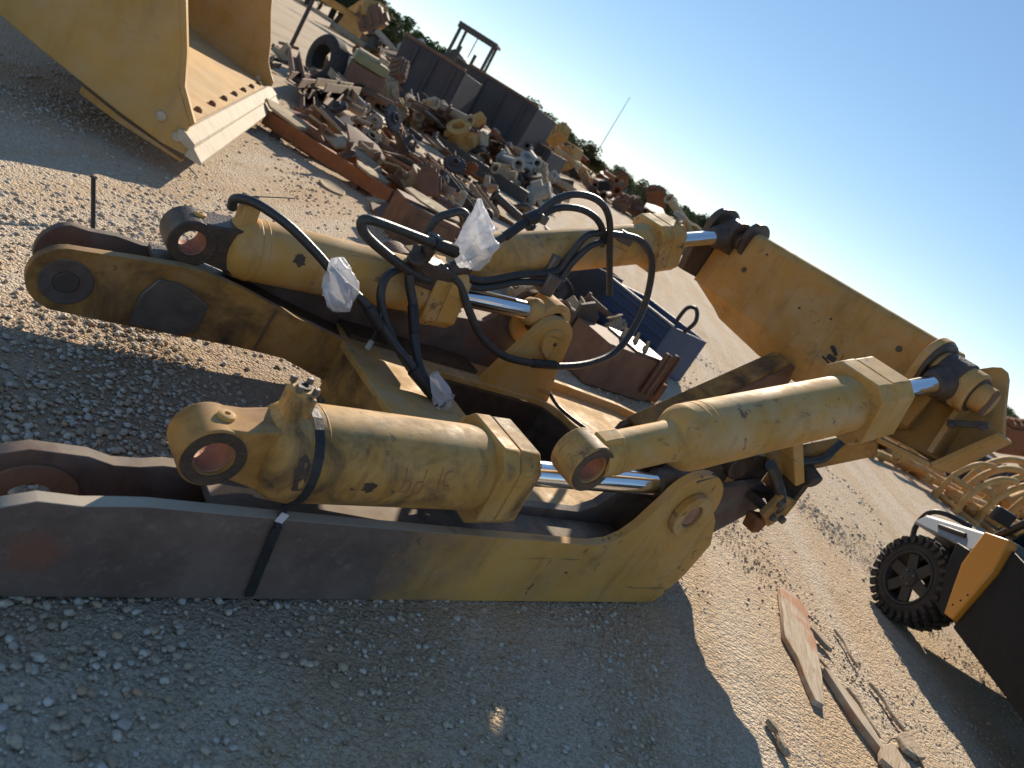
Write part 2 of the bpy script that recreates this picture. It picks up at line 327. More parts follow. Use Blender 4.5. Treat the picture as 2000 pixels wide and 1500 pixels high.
inner = [(.40, .02), (.55, 0), (3.42, 0), (3.92, .35), (4.16, .54), (4.20, .66), (4.0, .70), (3.6, .60), (3.34, .60)] + arc(3.12, .57, .215, 8, 168, 14) + [(2.88, .50), (2.80, .395), (2.70, .345), (1.1, .325), (.92, .312), (.86, .312), (.80, .298), (.73, .293), (.66, .312), (.52, .312), (.44, .28), (.38, .2), (.37, .1)]
P_(MB().prism(inner, 1.868, 1.915, holes=[circ(.56, .147, .066), circ(3.12, .57, .062)]), 'side_plate', 'arm_bare', arm, .003)
P_(MB().ring((.56, 1.858, .147), (.56, 1.93, .147), .125, .062), 'bore_ring', 'rust_brown', arm, .005)
P_(MB().ring((3.12, 1.62, .57), (3.12, 1.66, .57), .115, .06).ring((3.12, 1.70, .57), (3.12, 1.72, .57), .13, .06), 'lug_boss', 'yellow', arm, .006)
P_(MB().cyl((3.12, 1.635, .57), (3.12, 1.93, .57), .058), 'pin', 'bore', arm, .006)
P_(MB().cyl((3.02, 1.67, .735), (3.14, 1.672, .783), .012), 'grease_pipe', 'dark', arm, 0)

# ---- far lower arm (raised a little off the ground)
F0, F1 = 3.05, 3.095
out_f = arc(.735, .265, .135, 270, 105, 14) + [(.76, .405), (.95, .438), (1.10, .462), (1.20, .468), (1.39, .441), (1.67, .384), (1.975, .335), (1.975, .06), (1.95, .10), (1.7, .165), (1.455, .165), (.98, .138)]
arm2 = P_(MB().prism([(1.02, .435), (1.2, .45), (1.39, .425), (1.67, .366), (2.0, .32), (2.0, .295), (1.67, .34), (1.39, .40), (1.2, .425), (1.02, .41)], 3.095, 3.268), 'lower_arm', 'grease')  # cover painted black: grease plus the shade cast by the lift cylinder
P_(MB().prism(out_f, F0, F1), 'side_plate', 'yellow_rusty', arm2, .003)
out_f2 = arc(.78, .275, .14, 270, 110, 14) + [(.796, .405), (.9, .42), (1.0, .415), (1.093, .433), (1.30, .425), (1.42, .49), (2.0, .53), (2.6, .56), (2.86, .60)] + arc(3.165, .70, .19, 170, 5, 14) + [(3.5, .5), (3.5, .2), (3.3, .08), (1.5, .14), (1.0, .14)]
P_(MB().prism(out_f2, 3.268, 3.31, holes=[circ(3.165, .70, .06)]), 'side_plate', 'arm_bare', arm2, .003)  # raised and dark, standing in for the shade below the lift barrel
P_(MB().ring((.735, 3.042, .262), (.735, 3.055, .262), .095, .045), 'bore_ring', 'arm_bare', arm2, .004)
P_(MB().cyl((.735, 3.04, .262), (.735, 3.06, .262), .045), 'bore_plug', 'dark', arm2, .004)
hexp = [(1.0, .16), (1.0, .30), (1.04, .385), (1.13, .39), (1.27, .33), (1.265, .2), (1.2, .16)]
P_(MB().prism(hexp, 3.036, 3.052), 'wear_plate', 'steel_worn', arm2, .004, 'dark greasy steel wear plate on the far arm')
P_(MB().bar((1.545, 3.047, .175), (1.56, 3.047, .40), .008, .01, (0, 1, 0)), 'weld_seam', 'rust_brown', arm2, 0)
lugp = [(2.86, .33), (2.93, .52)] + arc(3.165, .70, .145, 160, 10, 14) + [(3.36, .5), (3.42, .33)]
P_(MB().prism(lugp, 3.02, 3.075, holes=[circ(3.165, .70, .05)]), 'lug', 'yellow', arm2, .005)
tear = arc(3.165, .70, .085, 60, 240, 12) + [(3.24, .56), (3.27, .58), (3.26, .64)]
P_(MB().prism(tear, 2.985, 3.02), 'pin_cap', 'yellow', arm2, .008)
P_(MB().cyl((3.165, 2.99, .70), (3.165, 3.33, .70), .05), 'pin', 'steel_worn', arm2, .004)
P_(bolt((3.165, 2.986, .70), (0, -1, 0), .014, .006), 'bolt', 'dark', arm2, 0)
P_(MB().ring((3.165, 3.075, .70), (3.165, 3.10, .70), .13, .05).ring((3.165, 3.235, .70), (3.165, 3.268, .70), .15, .05), 'lug_boss', 'yellow', arm2, .008)

# ---- cross box between the arms
opening = [(2.45, 2.15), (3.35, 2.15), (3.42, 2.25), (3.46, 2.6), (3.43, 2.85), (3.36, 2.98), (3.22, 3.0), (2.55, 3.0), (2.47, 2.95)]
plate = [(1.94, 1.915), (4.0, 1.915), (4.2, 2.1), (4.52, 2.75), (4.58, 3.0), (4.2, 3.2), (3.5, 3.265), (2.0, 3.265), (1.94, 3.05)]
tri = [(3.92, 2.86), (4.12, 2.70), (4.32, 2.92)]
box = P_(MB().prism(plate, .30, .335, 'sl', holes=[opening, tri]), 'cross_box', 'yellow', None, .004)
P_(MB().prism([(2.0, 3.10), (2.86, 3.10), (2.86, 3.26), (2.0, 3.26)], .34, .36, 'sl'), 'arm_cover', 'grease', box, 0)  # black cover, grease and the shade under the barrel in one colour
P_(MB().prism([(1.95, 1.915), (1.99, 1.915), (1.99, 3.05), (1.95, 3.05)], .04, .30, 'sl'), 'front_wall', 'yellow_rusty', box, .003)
P_(MB().prism(opening, .02, .30, 'sl', holes=[[(2.48, 2.18), (2.48, 2.94), (2.56, 2.97), (3.21, 2.97), (3.34, 2.955), (3.40, 2.84), (3.43, 2.6), (3.39, 2.26), (3.34, 2.18)]]), 'opening_liner', 'grease', box, 0)  # black lining: shaded interior of the opening put into the colour
P_(MB().prism([(2.46, 2.16), (3.42, 2.16), (3.42, 2.98), (2.46, 2.98)], .01, .03, 'sl'), 'floor_plate', 'grease', box, 0)  # dark sheet closing the opening, painted for the shade inside
P_(MB().prism([(3.5, .02), (4.55, .10), (4.6, .30), (3.5, .30)], 3.2, 3.24), 'side_wall', 'yellow', box, .003)
P_(MB().bar((4.2, 3.16, .36), (4.62, 2.97, .36), .05, .06).bar((3.55, 3.24, .36), (4.2, 3.16, .36), .05, .06), 'rim_bar', 'yellow', box, .004)
# upright post carrying the beam, its shade under the beam put into darker browns
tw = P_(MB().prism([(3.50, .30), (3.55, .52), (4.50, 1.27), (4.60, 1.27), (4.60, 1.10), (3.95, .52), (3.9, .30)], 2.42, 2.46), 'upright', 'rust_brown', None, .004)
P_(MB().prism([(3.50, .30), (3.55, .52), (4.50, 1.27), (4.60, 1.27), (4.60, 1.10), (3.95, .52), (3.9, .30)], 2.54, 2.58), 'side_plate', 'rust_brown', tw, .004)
P_(MB().bar((3.58, 2.5, .555), (4.48, 2.5, 1.265), .14, .03), 'cap_plate', 'yellow_rusty', tw, .004)  # darker rusty tone painted for the shade on the cap
P_(MB().prism([(1.95, .45), (1.95, .82), (2.2, .98), (2.36, 1.0), (2.36, .32), (2.1, .32)], 4.05, 4.09, 'lz'), 'side_plate', 'yellow', tw, .004)
# shank pocket and clutter below the near tilt cylinder
pk = P_(MB().box((4.05, 1.84, .62), (.26, .22, .05)).box((4.16, 1.84, .73), (.05, .22, .24)).box((3.98, 1.94, .72), (.22, .03, .22)), 'shank_pocket', 'grease', None, .006)
P_(MB().prism([(3.88, .60), (4.02, .53), (4.12, .62), (4.12, .72), (3.92, .74)], 1.70, 1.735, holes=[circ(4.01, .655, .038, 14)]), 'pocket_plate', 'yellow_rusty', pk, .004)
P_(MB().prism([(3.90, .56), (3.95, .46), (4.02, .47), (4.05, .56)], 1.72, 1.80), 'pocket_tooth', 'rust', pk, .01)
for c in ((3.94, 1.70, .69), (4.07, 1.70, .60), (3.97, 1.70, .60)): P_(bolt(c, (0, -1, 0), .024, .03), 'bolt', 'steel_worn', pk, .002)
P_(MB().tube([(3.75, 1.78, .86), (3.86, 1.76, .80), (3.98, 1.72, .70), (4.02, 1.74, .62)], .03), 'grease_hose', 'rubber', pk, 0)
P_(MB().bar((3.98, 1.90, .80), (4.44, 1.70, 1.19), .10, .13), 'lower_link', 'yellow_rusty', None, .025)
P_(MB().tube([(4.0, 1.80, .90), (4.12, 1.74, .99), (4.22, 1.76, 1.10), (4.40, 1.80, 1.20)], .022), 'grease_hose', 'rubber', pk, 0)
P_(MB().bar((3.86, 1.84, 1.02), (4.06, 1.78, .82), .14, .06), 'link_strap', 'yellow', None, .008)
P_(MB().cyl((4.10, 1.68, .87), (4.10, 1.90, .93), .045), 'link_pin', 'dark', None, .006)
P_(MB().box((3.5, 1.99, .60), (.55, .10, .22)).cyl((3.75, 1.9, .75), (3.75, 2.1, .75), .09), 'hinge_block', 'grease', None, .01)

# ---- hydraulic cylinders
def hyd(name, e, rp, d, mats, label, near=True):
    """e: eye centre, rp: rod pin; d: distances along the axis"""
    e = Vector(e); rp = Vector(rp); n = (rp-e).normalized(); L = (rp-e).length; la = Vector((0, 1, 0)); up = la.cross(n)*-1
    if up.z < 0: up = -up
    rot = Matrix((n, la, up)).transposed(); at = lambda t, l=0, z=0: e + n*t + la*l + up*z
    r = d['r']; b0, b1 = d['barrel']
    rt = d.get('tube', r)
    prof = [(b0, r*.55), (b0+.02, r*.82), (b0+.06, r*.97), (b0+.09, r), (b1, r)]
    if 'tube' in d: prof = [(d['eye_r']*.6, rt), (b0, rt), (b0+.03, rt*1.05), (b0+.05, r*.80), (b0+.09, r*.97), (b0+.11, r), (b1, r)]
    c = P_(MB().lathe(e, n, prof, 48), name, mats[0], None, 0, label)
    er = d['eye_r']; w = d['eye_w']
    P_(MB().ring(at(0, -w), at(0, w), er, er*.58, 40), 'eye', mats[2], c, .006)
    P_(MB().ring(at(0, -w-.003), at(0, -w+.004), er*.93, er*.60, 40), 'grease_ring', 'grease', c, 0)
    P_(MB().ring(at(0, -w*.8), at(0, w*.8), er*.60, er*.53, 32), 'bushing', 'bore', c, 0)
    if 'tube' not in d:
        sec = ((er*.62, -er*.75), (b0+.07, -r*.80), (b0+.07, r*.74), (er*.9, er*.97), (er*.02, er*.985), (er*.60, er*.66)); k = len(sec)
        P_(MB().add([at(a, s_*w*.94, z) for s_ in (-1, 1) for (a, z) in sec], [tuple(range(k)), tuple(range(2*k-1, k-1, -1))] + [(q, (q+1) % k, k+(q+1) % k, k+q) for q in range(k)]), 'neck', mats[1], c, .008)
        P_(MB().ring(at(b0+.10), at(b0+.125), r*1.02, r*.9, 48).ring(at(b0+.15), at(b0+.16), r*1.008, r*.9, 48), 'weld_ring', mats[0], c, .004)
        P_(MB().lathe(at(er*.2, 0, er*.96), up, [(0, .026), (.012, .026), (.016, .018), (.016, .008), (.008, .008)], 16), 'grease_boss', mats[0], c, .002)
        q = at(b0+.06, 0, r*.72); P_(MB().box(q + up*.045, (.072, .085, .11), rot).cyl(q + up*.09, q + up*.115, .042, 20), 'port_block', mats[0], c, .008)
        for a in (-.026, .026):
            for l in (-.028, .028): P_(bolt(q + up*.113 + n*a + la*l, up, .011, .02), 'bolt', 'steel_worn', c, 0)
        P_(MB().ring(q + up*.113, q + up*.122, .022, .012, 14), 'port_collar', 'dark', c, 0)
    else:
        for ta, tb, ro in ((er*1.35, er*1.5, rt*1.04), (b0+.15, b0+.165, r*1.012), (b0+.19, b0+.20, r*1.01)): P_(MB().ring(at(ta), at(tb), ro, ro*.9, 48), 'weld_ring', mats[0], c, .003)
        P_(MB().box(at(er*1.0, 0, rt*.95), (.10, .07, .03), rot), 'grease_boss', mats[0], c, .008)
    g0, g1 = d['gland']; h = d['gh']; ch = h*.34
    oct8 = [(-h, -h+ch), (-h+ch, -h), (h-ch, -h), (h, -h+ch), (h, h-ch), (h-ch, h), (-h+ch, h), (-h, h-ch)]
    def octb(t0, t1, k):
        vs = [at(t, y*k, z*k) for t in (t0, t1) for (y, z) in oct8]
        return MB().add(vs, [tuple(range(8)), tuple(range(15, 7, -1))] + [(i, (i+1) % 8, 8+(i+1) % 8, 8+i) for i in range(8)])
    mid = g0 + (g1-g0)*.45
    P_(octb(g0, mid-.004, 1.0), 'gland_flange', mats[0], c, .008); P_(octb(mid, g1, .985), 'gland', mats[0], c, .008)
    for (y, z) in ((h*.72, h*.72), (-h*.72, h*.72), (h*.72, -h*.72), (-h*.72, -h*.72), (0, h*.84), (0, -h*.84), (h*.84, 0), (-h*.84, 0)):
        P_(bolt(at(g1, y*.9, z*.9), n, .02, .028), 'bolt', 'yellow_dusty', c, .002)
    P_(MB().cyl(at(g1-.01), at(L-.10), d['rod'], 40), 'rod', 'chrome', c, 0)
    re = d['rod_eye']; P_(MB().ring(at(L, -w), at(L, w), re, re*.5, 36), 'rod_eye', mats[3], c, .008)
    P_(MB().lathe(at(L-re-.07), n, [(0, d['rod']*1.15), (.03, d['rod']*1.5), (.09, re*.75)], 28), 'rod_neck', mats[3], c, .004)
    return c, at
c1, at1 = hyd('lift_cylinder', (.910, 1.787, .466), (3.12, 1.787, .622), dict(r=.155, barrel=(.145, 1.0), eye_r=.096, eye_w=.072, gland=(.95, 1.13), gh=.167, rod=.052, rod_eye=.11), ('yellow_stained', 'yellow_rusty', 'yellow_rusty', 'grease'), 'near lift cylinder with stained barrel and red marker scrawl')
c2, at2 = hyd('lift_cylinder', (1.125, 3.18, .553), (3.165, 3.165, .80), dict(r=.140, barrel=(.145, 1.18), eye_r=.10, eye_w=.085, gland=(1.13, 1.34), gh=.16, rod=.055, rod_eye=.11), ('yellow', 'grease', 'grease', 'yellow'), 'far lift cylinder with black greasy eye')
c3, at3 = hyd('tilt_cylinder', (2.145, 1.60, .765), (4.46, 1.60, 1.695), dict(r=.137, tube=.082, barrel=(.40, 1.68), eye_r=.098, eye_w=.066, gland=(1.55, 1.81), gh=.168, rod=.05, rod_eye=.13), ('yellow', 'yellow', 'yellow_stained', 'grease'), 'near tilt cylinder sloping up to the beam')
c4, at4 = hyd('tilt_cylinder', (2.20, 3.36, .70), (4.50, 3.38, 1.745), dict(r=.127, tube=.082, barrel=(.35, 1.86), eye_r=.105, eye_w=.08, gland=(1.73, 1.93), gh=.16, rod=.05, rod_eye=.12), ('yellow', 'yellow', 'rust_brown', 'grease'), 'far tilt cylinder behind the hoses')
# red marker scrawl on the near lift barrel
def on_barrel(at, r, pts): return [at(t, -r*math.cos(R(a)), r*math.sin(R(a))) for t, a in pts]
glyph = [[(.575, 28), (.577, 12), (.575, -4)], [(.575, 10), (.598, 12), (.607, 3), (.598, -4), (.575, -3)], [(.650, 12), (.630, 11), (.622, 3), (.630, -4), (.650, -3)], [(.652, 28), (.650, 10), (.652, -5)], [(.715, 31), (.713, 16), (.715, 4)], [(.757, 28), (.737, 26), (.730, 16), (.740, 8), (.758, 9)], [(.702, -8), (.725, -7), (.752, -8)], [(.725, -8), (.723, -22)]]
for g in glyph: P_(MB().tube(on_barrel(at1, .1555, g), .0022, 6, 4), 'marker_stroke', 'red_mark', c1, 0)
# stained patches of grease
gr = MB()
def patch_(at, r, t0, t1, a0, a1, nm, seed):
    rng = random.Random(seed); n = 22; ct, ca = (t0+t1)/2, (a0+a1)/2; ring = []
    for i in range(n):
        th = 2*math.pi*i/n; k = rng.uniform(.62, 1.08); ring.append((ct + (t1-t0)/2*math.cos(th)*k, ca + (a1-a0)/2*math.sin(th)*k))
    vs = [at(t, -r*math.cos(R(a)), r*math.sin(R(a))) for t, a in [(ct, ca)] + ring]
    return MB().add(vs, [(0, 1+i, 1+(i+1) % n) for i in range(n)])
P_(patch_(at1, .1562, .19, .27, -12, 32, '', 4), 'stain', 'grease', c1, 0)
P_(patch_(at2, .1415, .40, .47, 8, 36, '', 7), 'stain', 'grease', c2, 0)
P_(patch_(at1, .1562, .43, .49, -8, 8, '', 11), 'stain', 'grease', c1, 0)
# black strap round the near barrel
def strap():
    pts = []
    for a in range(-60, 250, 15): pts.append(at1(.262, -math.cos(R(a))*.160, math.sin(R(a))*.160))
    mb = MB()
    for i in range(len(pts)-1): mb.bar(pts[i], pts[i+1], .004 if False else .03, .004, (pts[i]-at1(.262)))
    a = pts[0]; b_ = Vector((1.155, 1.648, .30)); c = Vector((1.19, 1.652, .02))
    mb.bar(a, b_, .03, .004, (0, 1, 0)).bar(b_, c, .03, .004, (0, 1, 0))
    root = mb.build('ratchet_strap', 'black', None, 0, None, 0)
    root.matrix_world = Matrix.Translation(rig.location) @ Matrix.Rotation(rig.rotation_euler.z, 4, 'Z') @ Matrix.Translation(-O)
    tag(root, 'thin black strap round the near lift cylinder barrel and arm', 'strap')
    t = MB().box((1.148, 1.640, .345), (.026, .004, .034), Matrix.Rotation(R(14), 3, 'Y')).build('strap_tag', 'tag', root, 0)
strap()

# ---- tool beam (big yellow panel at the right)
def beam():
    s0 = 4.50
    lo = [(1.64, 1.36), (1.80, 1.235), (2.25, 1.19), (2.70, 1.19), (3.12, 1.235), (3.44, 1.375)]
    up = [(3.44, 1.72), (3.36, 1.79), (3.36, 1.797), (1.66, 1.787), (1.66, 1.74), (1.64, 1.6)]
    face = [(1.64, 1.36), (3.44, 1.36)] + up
    bm_ = MB().prism(face, s0, s0+.035, 'lz'); b = P_(bm_, 'tool_beam', 'yellow_dusty', None, .004, 'wide dusty yellow beam panel held up by the tilt cylinders')
    # lower band folded back
    vs = []; n = len(lo)
    top = [(1.64, 1.36), (1.80, 1.36), (2.25, 1.36), (2.70, 1.36), (3.12, 1.36), (3.44, 1.36)]
    vs = [(s0+.004, p[0], p[1]) for p in top] + [(s0+.07, q[0], q[1]-.0) for q in lo] + [(s0+.034, p[0], p[1]) for p in top] + [(s0+.10, q[0], q[1]) for q in lo]
    fs = []
    for i in range(n-1):
        fs += [(i, i+1, n+i+1, n+i), (2*n+i+1, 2*n+i, 3*n+i, 3*n+i+1), (n+i, n+i+1, 3*n+i+1, 3*n+i)]
    P_(MB().add(vs, fs), 'lower_band', 'yellow_dusty', b, 0)
    P_(MB().cyl((s0+.063, 1.67, 1.785), (s0+.063, 3.36, 1.795), .062, 32), 'top_tube', 'yellow_dusty', b, .004)
    P_(MB().box((s0+.35, 2.54, 1.60), (.03, 1.76, .46)).box((s0+.19, 2.54, 1.38), (.30, 1.74, .03)).box((s0+.2, 2.54, 1.78), (.28, 1.74, .03)), 'rear_box', 'yellow_dusty', b, .004)
    for l, z in ((1.95, 1.69), (3.13, 1.60), (1.80, 1.735), (2.62, 1.585), (3.05, 1.76), (2.4, 1.63)):
        r = .019 if z in (1.69, 1.60, 1.735) else .008
        P_(MB().cyl((s0-.0035, l, z), (s0+.002, l, z), r, 16), 'bolt_hole', 'grease', b, 0)
    P_(MB().bar((s0-.014, 2.28, 1.50), (s0-.014, 2.22, 1.47), .03, .02).box((s0-.012, 2.235, 1.44), (.02, .06, .035)).bar((s0-.01, 2.29, 1.42), (s0-.01, 2.19, 1.40), .014, .014), 'latch', 'black', b, .003)
    P_(MB().box((s0-.01, 2.235, 1.445), (.012, .09, .10)), 'latch_plate', 'yellow_dusty', b, .004)
    # near end fork
    yk = MB().prism(arc(4.47, 1.70, .17, 200, -20, 18) + [(4.72, 1.5), (4.72, 1.26), (4.42, 1.24), (4.36, 1.45)], 1.715, 1.76, holes=[circ(4.46, 1.695, .05)])
    P_(yk, 'fork_plate', 'yellow_dusty', b, .006)
    P_(MB().ring((4.46, 1.69, 1.695), (4.46, 1.716, 1.695), .165, .06, 36), 'grease_ring', 'grease', b, .008)
    # pocket: plates folding down and outwards
    def quad(a, b_, c, d, t=.03):
        A_, B_, C_, D_ = map(Vector, (a, b_, c, d)); nn = (B_-A_).cross(C_-A_).normalized()*t
        return MB().add([A_, B_, C_, D_, A_+nn, B_+nn, C_+nn, D_+nn], [(0, 1, 2, 3), (7, 6, 5, 4), (0, 4, 5, 1), (1, 5, 6, 2), (2, 6, 7, 3), (3, 7, 4, 0)])
    ear = [(1.73, 1.25), (1.73, 1.80), (1.60, 1.80), (1.53, 1.865), (1.495, 1.885), (1.46, 1.88), (1.43, 1.85), (1.35, 1.72), (1.27, 1.60), (1.41, 1.30)]
    P_(MB().prism(ear, 4.60, 4.64, 'lz'), 'end_plate', 'yellow_dusty', b, .006)
    P_(quad((4.38, 1.76, 1.222), (4.66, 1.76, 1.222), (4.66, 1.392, 1.285), (4.38, 1.392, 1.285)), 'bottom_flange', 'yellow_dusty', b, .005)
    P_(quad((4.38, 1.390, 1.285), (4.66, 1.390, 1.285), (4.66, 1.255, 1.60), (4.44, 1.255, 1.60)), 'bottom_flange', 'yellow_dusty', b, .005)
    P_(quad((4.40, 1.45, 1.32), (4.60, 1.45, 1.32), (4.60, 1.50, 1.62), (4.46, 1.50, 1.60), .03), 'gusset', 'yellow_dusty', b, .004)
    P_(MB().box((4.68, 1.58, 1.52), (.08, .34, .50)), 'end_box', 'yellow_dusty', b, .006)
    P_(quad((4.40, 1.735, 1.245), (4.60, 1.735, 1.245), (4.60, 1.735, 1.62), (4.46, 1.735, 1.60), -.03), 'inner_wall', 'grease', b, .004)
    P_(MB().cyl((4.46, 1.455, 1.695), (4.46, 1.72, 1.695), .118, 36), 'pin_hub', 'yellow_dusty', b, .012)
    P_(MB().cyl((4.46, 1.450, 1.695), (4.46, 1.456, 1.695), .10, 36), 'seal', 'grease', b, .002)
    P_(MB().cyl((4.46, 1.37, 1.695), (4.46, 1.47, 1.695), .078, 36), 'pin', 'yellow_dusty', b, .01)
    P_(MB().bar((4.405, 1.362, 1.62), (4.405, 1.362, 1.77), .02, .03, (1, 0, 0)), 'pin_keeper', 'rust_brown', b, .004)
    P_(MB().bar((4.41, 1.46, 1.50), (4.41, 1.30, 1.60), .03, .035), 'keeper_bar', 'dark', b, .003)
    for l, z in ((1.43, 1.50), (1.31, 1.575)): P_(bolt((4.40, l, z), (-1, 0, 0), .018, .03), 'bolt', 'dark', b, .003)
    # far end fork
    P_(MB().prism(arc(4.48, 1.75, .15, 200, -20, 18) + [(4.72, 1.55), (4.72, 1.38), (4.34, 1.38), (4.30, 1.55)], 3.445, 3.50, holes=[circ(4.5, 1.745, .05)]), 'fork_plate', 'grease', b, .006)
    P_(MB().prism(arc(4.56, 1.80, .12, 200, -20, 18) + [(4.7, 1.55), (4.6, 1.50)], 3.22, 3.26), 'fork_plate', 'grease', b, .006)
    P_(MB().cyl((4.50, 3.26, 1.745), (4.50, 3.56, 1.745), .06), 'pin', 'grease', b, .008)
    return b
beam()

# ---- hoses
HS = {
 'a': ([(1.24, 3.18, .73), (1.23, 3.16, .78), (1.29, 3.1, .81), (1.41, 3.0, .80), (1.56, 2.95, .74), (1.68, 2.9, .68), (1.82, 2.85, .63), (2.0, 2.8, .52), (2.11, 2.72, .46), (2.24, 2.66, .37), (2.33, 2.62, .355)], .021),
 'b': ([(2.23, 3.0, .97), (2.11, 3.0, .97), (1.92, 2.98, .97), (1.74, 2.95, .97), (1.68, 2.95, .95), (1.72, 2.95, .90), (1.86, 2.97, .85), (2.05, 3.0, .80), (2.24, 3.05, .77)], .023),
 'c': ([(2.24, 3.1, .80), (2.37, 3.1, .92), (2.54, 3.12, 1.11), (2.67, 3.15, 1.27), (2.75, 3.15, 1.41), (2.87, 3.15, 1.49), (3.03, 3.15, 1.51), (3.17, 3.15, 1.45), (3.33, 3.15, 1.27), (3.48, 3.12, 1.07)], .02),
 'd': ([(2.73, 3.2, 1.24), (2.82, 3.2, 1.36), (2.97, 3.2, 1.42), (3.12, 3.2, 1.42), (3.23, 3.2, 1.37), (3.3, 3.22, 1.30)], .02),
 'e': ([(2.23, 3.05, .86), (2.37, 3.03, .82), (2.49, 2.98, .71), (2.63, 2.95, .61), (2.81, 2.93, .56), (3.03, 2.93, .57), (3.27, 2.93, .61), (3.5, 2.95, .69), (3.69, 3.0, .81), (3.81, 3.1, 1.02), (3.79, 3.15, 1.21), (3.69, 3.18, 1.37), (3.53, 3.2, 1.43), (3.32, 3.2, 1.39), (3.14, 3.2, 1.32), (3.1, 3.2, 1.18), (3.07, 3.2, 1.05), (2.84, 3.18, .96), (2.59, 3.15, .85), (2.34, 3.1, .85)], .022),
 'f': ([(2.36, 3.1, .82), (2.58, 3.13, .81), (2.84, 3.16, .92), (3.09, 3.18, 1.0), (3.13, 3.18, 1.15), (3.18, 3.18, 1.27), (3.3, 3.2, 1.34)], .02),
 'g': ([(2.06, 3.05, .92), (2.07, 3.0, .77), (2.14, 2.95, .65), (2.18, 2.85, .51), (2.23, 2.75, .41), (2.32, 2.65, .36)], .024),
 'h': ([(2.07, 3.05, .81), (1.96, 3.0, .75), (1.94, 2.95, .66), (2.01, 2.9, .55), (2.1, 2.8, .46), (2.21, 2.7, .39), (2.32, 2.64, .36)], .021),
 'i': ([(2.17, 3.2, .95), (2.18, 3.2, 1.04), (2.23, 3.2, 1.09), (2.3, 3.2, 1.13), (2.36, 3.2, 1.08), (2.38, 3.18, .95)], .021),
 'j': ([(1.97, 2.92, .60), (1.96, 2.87, .52), (1.94, 2.83, .46)], .007),
 'k': ([(3.4, 3.1, .40), (3.43, 2.95, .352), (3.46, 2.8, .352), (3.51, 2.7, .352), (3.49, 2.55, .352)], .012),
}
fit = [((1.84, 2.84, .62), (1.93, 2.81, .55), .028), ((2.13, 2.70, .44), (2.27, 2.64, .37), .032), ((2.10, 3.0, .97), (2.24, 3.0, .975), .033), ((2.55, 3.12, 1.12), (2.66, 3.15, 1.26), .026), ((2.63, 3.14, 1.24), (2.70, 3.16, 1.29), .035), ((2.13, 2.95, .66), (2.17, 2.88, .55), .027), ((3.03, 2.93, .57), (3.2, 2.93, .60), .027)]
for k, (pts, r) in HS.items():
    P_(MB().tube(pts, r, 12, 6), 'hose' if k != 'j' else 'nipple', 'rubber', None, 0)
for a, b_, r in fit: P_(MB().cyl(a, b_, r, 12), 'hose_sleeve', 'black', None, .003)
P_(MB().cyl((1.94, 2.83, .47), (1.925, 2.81, .43), .014, 10), 'nipple_end', 'white_metal', None, .002)
P_(MB().box((2.22, 3.1, .80), (.20, .16, .13)).cyl((2.10, 3.05, .80), (2.05, 3.0, .88), .045).cyl((2.30, 3.08, .84), (2.44, 3.12, .90), .04).cyl((2.12, 3.06, .86), (2.12, 3.04, 1.0), .04), 'valve_block', 'grease', None, .012)
P_(MB().box((2.72, 3.16, 1.285), (.09, .06, .05)), 'hose_clamp', 'steel_worn', None, .008)
P_(MB().box((3.05, 3.19, .97), (.10, .09, .13)).box((3.05, 3.24, 1.05), (.06, .06, .16)), 'hose_clamp', 'steel_worn', None, .012)
P_(MB().box((3.43, 3.215, 1.40), (.11, .05, .07)), 'hose_clamp', 'steel_worn', None, .008)
P_(MB().bar((1.27, 3.11, .83), (1.42, 3.07, .90), .006, .003), 'cable_tie', 'black', None, 0)
for a in (0, .05, -.05): P_(bolt((3.87 + a, 3.34 + a*.4, 1.66), (.1, 0, 1), .022, .03), 'bolt', 'white_metal', None, .002)

# ---- plastic bags tied over the open hose ends
def bag(path, radii, label, seed, axis_fl=.45):
    rng = random.Random(seed); P = [Vector(p) for p in path]; n = len(P); seg = 40; vs = []; fs = []
    folds = [(rng.randint(3, 9), rng.uniform(0, 6.3), rng.uniform(.08, .22)) for _ in range(4)]
    sub = 9; rows = (n-1)*sub + 1
    for j in range(rows):
        i = min(j//sub, n-2); t = j/sub - i; p = P[i].lerp(P[i+1], t); r = radii[i]*(1-t) + radii[i+1]*t
        d = (P[min(i+1, n-1)] - P[max(i, 0)]).normalized(); u = d.orthogonal().normalized(); w = d.cross(u)
        for k in range(seg):
            a = 2*math.pi*k/seg; f = 1 + sum(am*math.sin(fq*a + ph + j*.38) for fq, ph, am in folds) + rng.uniform(-.035, .035)
            vs.append(p + (u*math.cos(a) + w*math.sin(a)*axis_fl*1.6)*r*f)
    for j in range(rows-1):
        for k in range(seg): k2 = (k+1) % seg; fs.append((j*seg+k, j*seg+k2, (j+1)*seg+k2, (j+1)*seg+k))
    o = MB().add(vs, fs).build('plastic_bag', 'bag', None, 0, None, 120)
    o.matrix_world = Matrix.Translation(rig.location) @ Matrix.Rotation(rig.rotation_euler.z, 4, 'Z') @ Matrix.Translation(-O)
    tag(o, label, 'plastic bag', 'clear bags tied over the open hose ends')
bag([(1.64, 2.92, .765), (1.66, 2.90, .72), (1.69, 2.86, .66), (1.70, 2.85, .60), (1.69, 2.85, .555)], [.03, .07, .095, .085, .03], 'crumpled clear plastic bag hanging beside the far lift barrel', 3)
bag([(2.215, 3.02, 1.25), (2.245, 3.0, 1.19), (2.28, 2.99, 1.11), (2.32, 2.99, 1.04), (2.36, 3.0, .985)], [.012, .05, .105, .135, .10], 'large pale plastic bag standing in a peak among the hoses', 8)
bag([(2.22, 2.66, .47), (2.26, 2.63, .42), (2.31, 2.60, .37), (2.34, 2.59, .345)], [.025, .05, .06, .03], 'small white plastic bag at the bottom end of the hoses', 12)
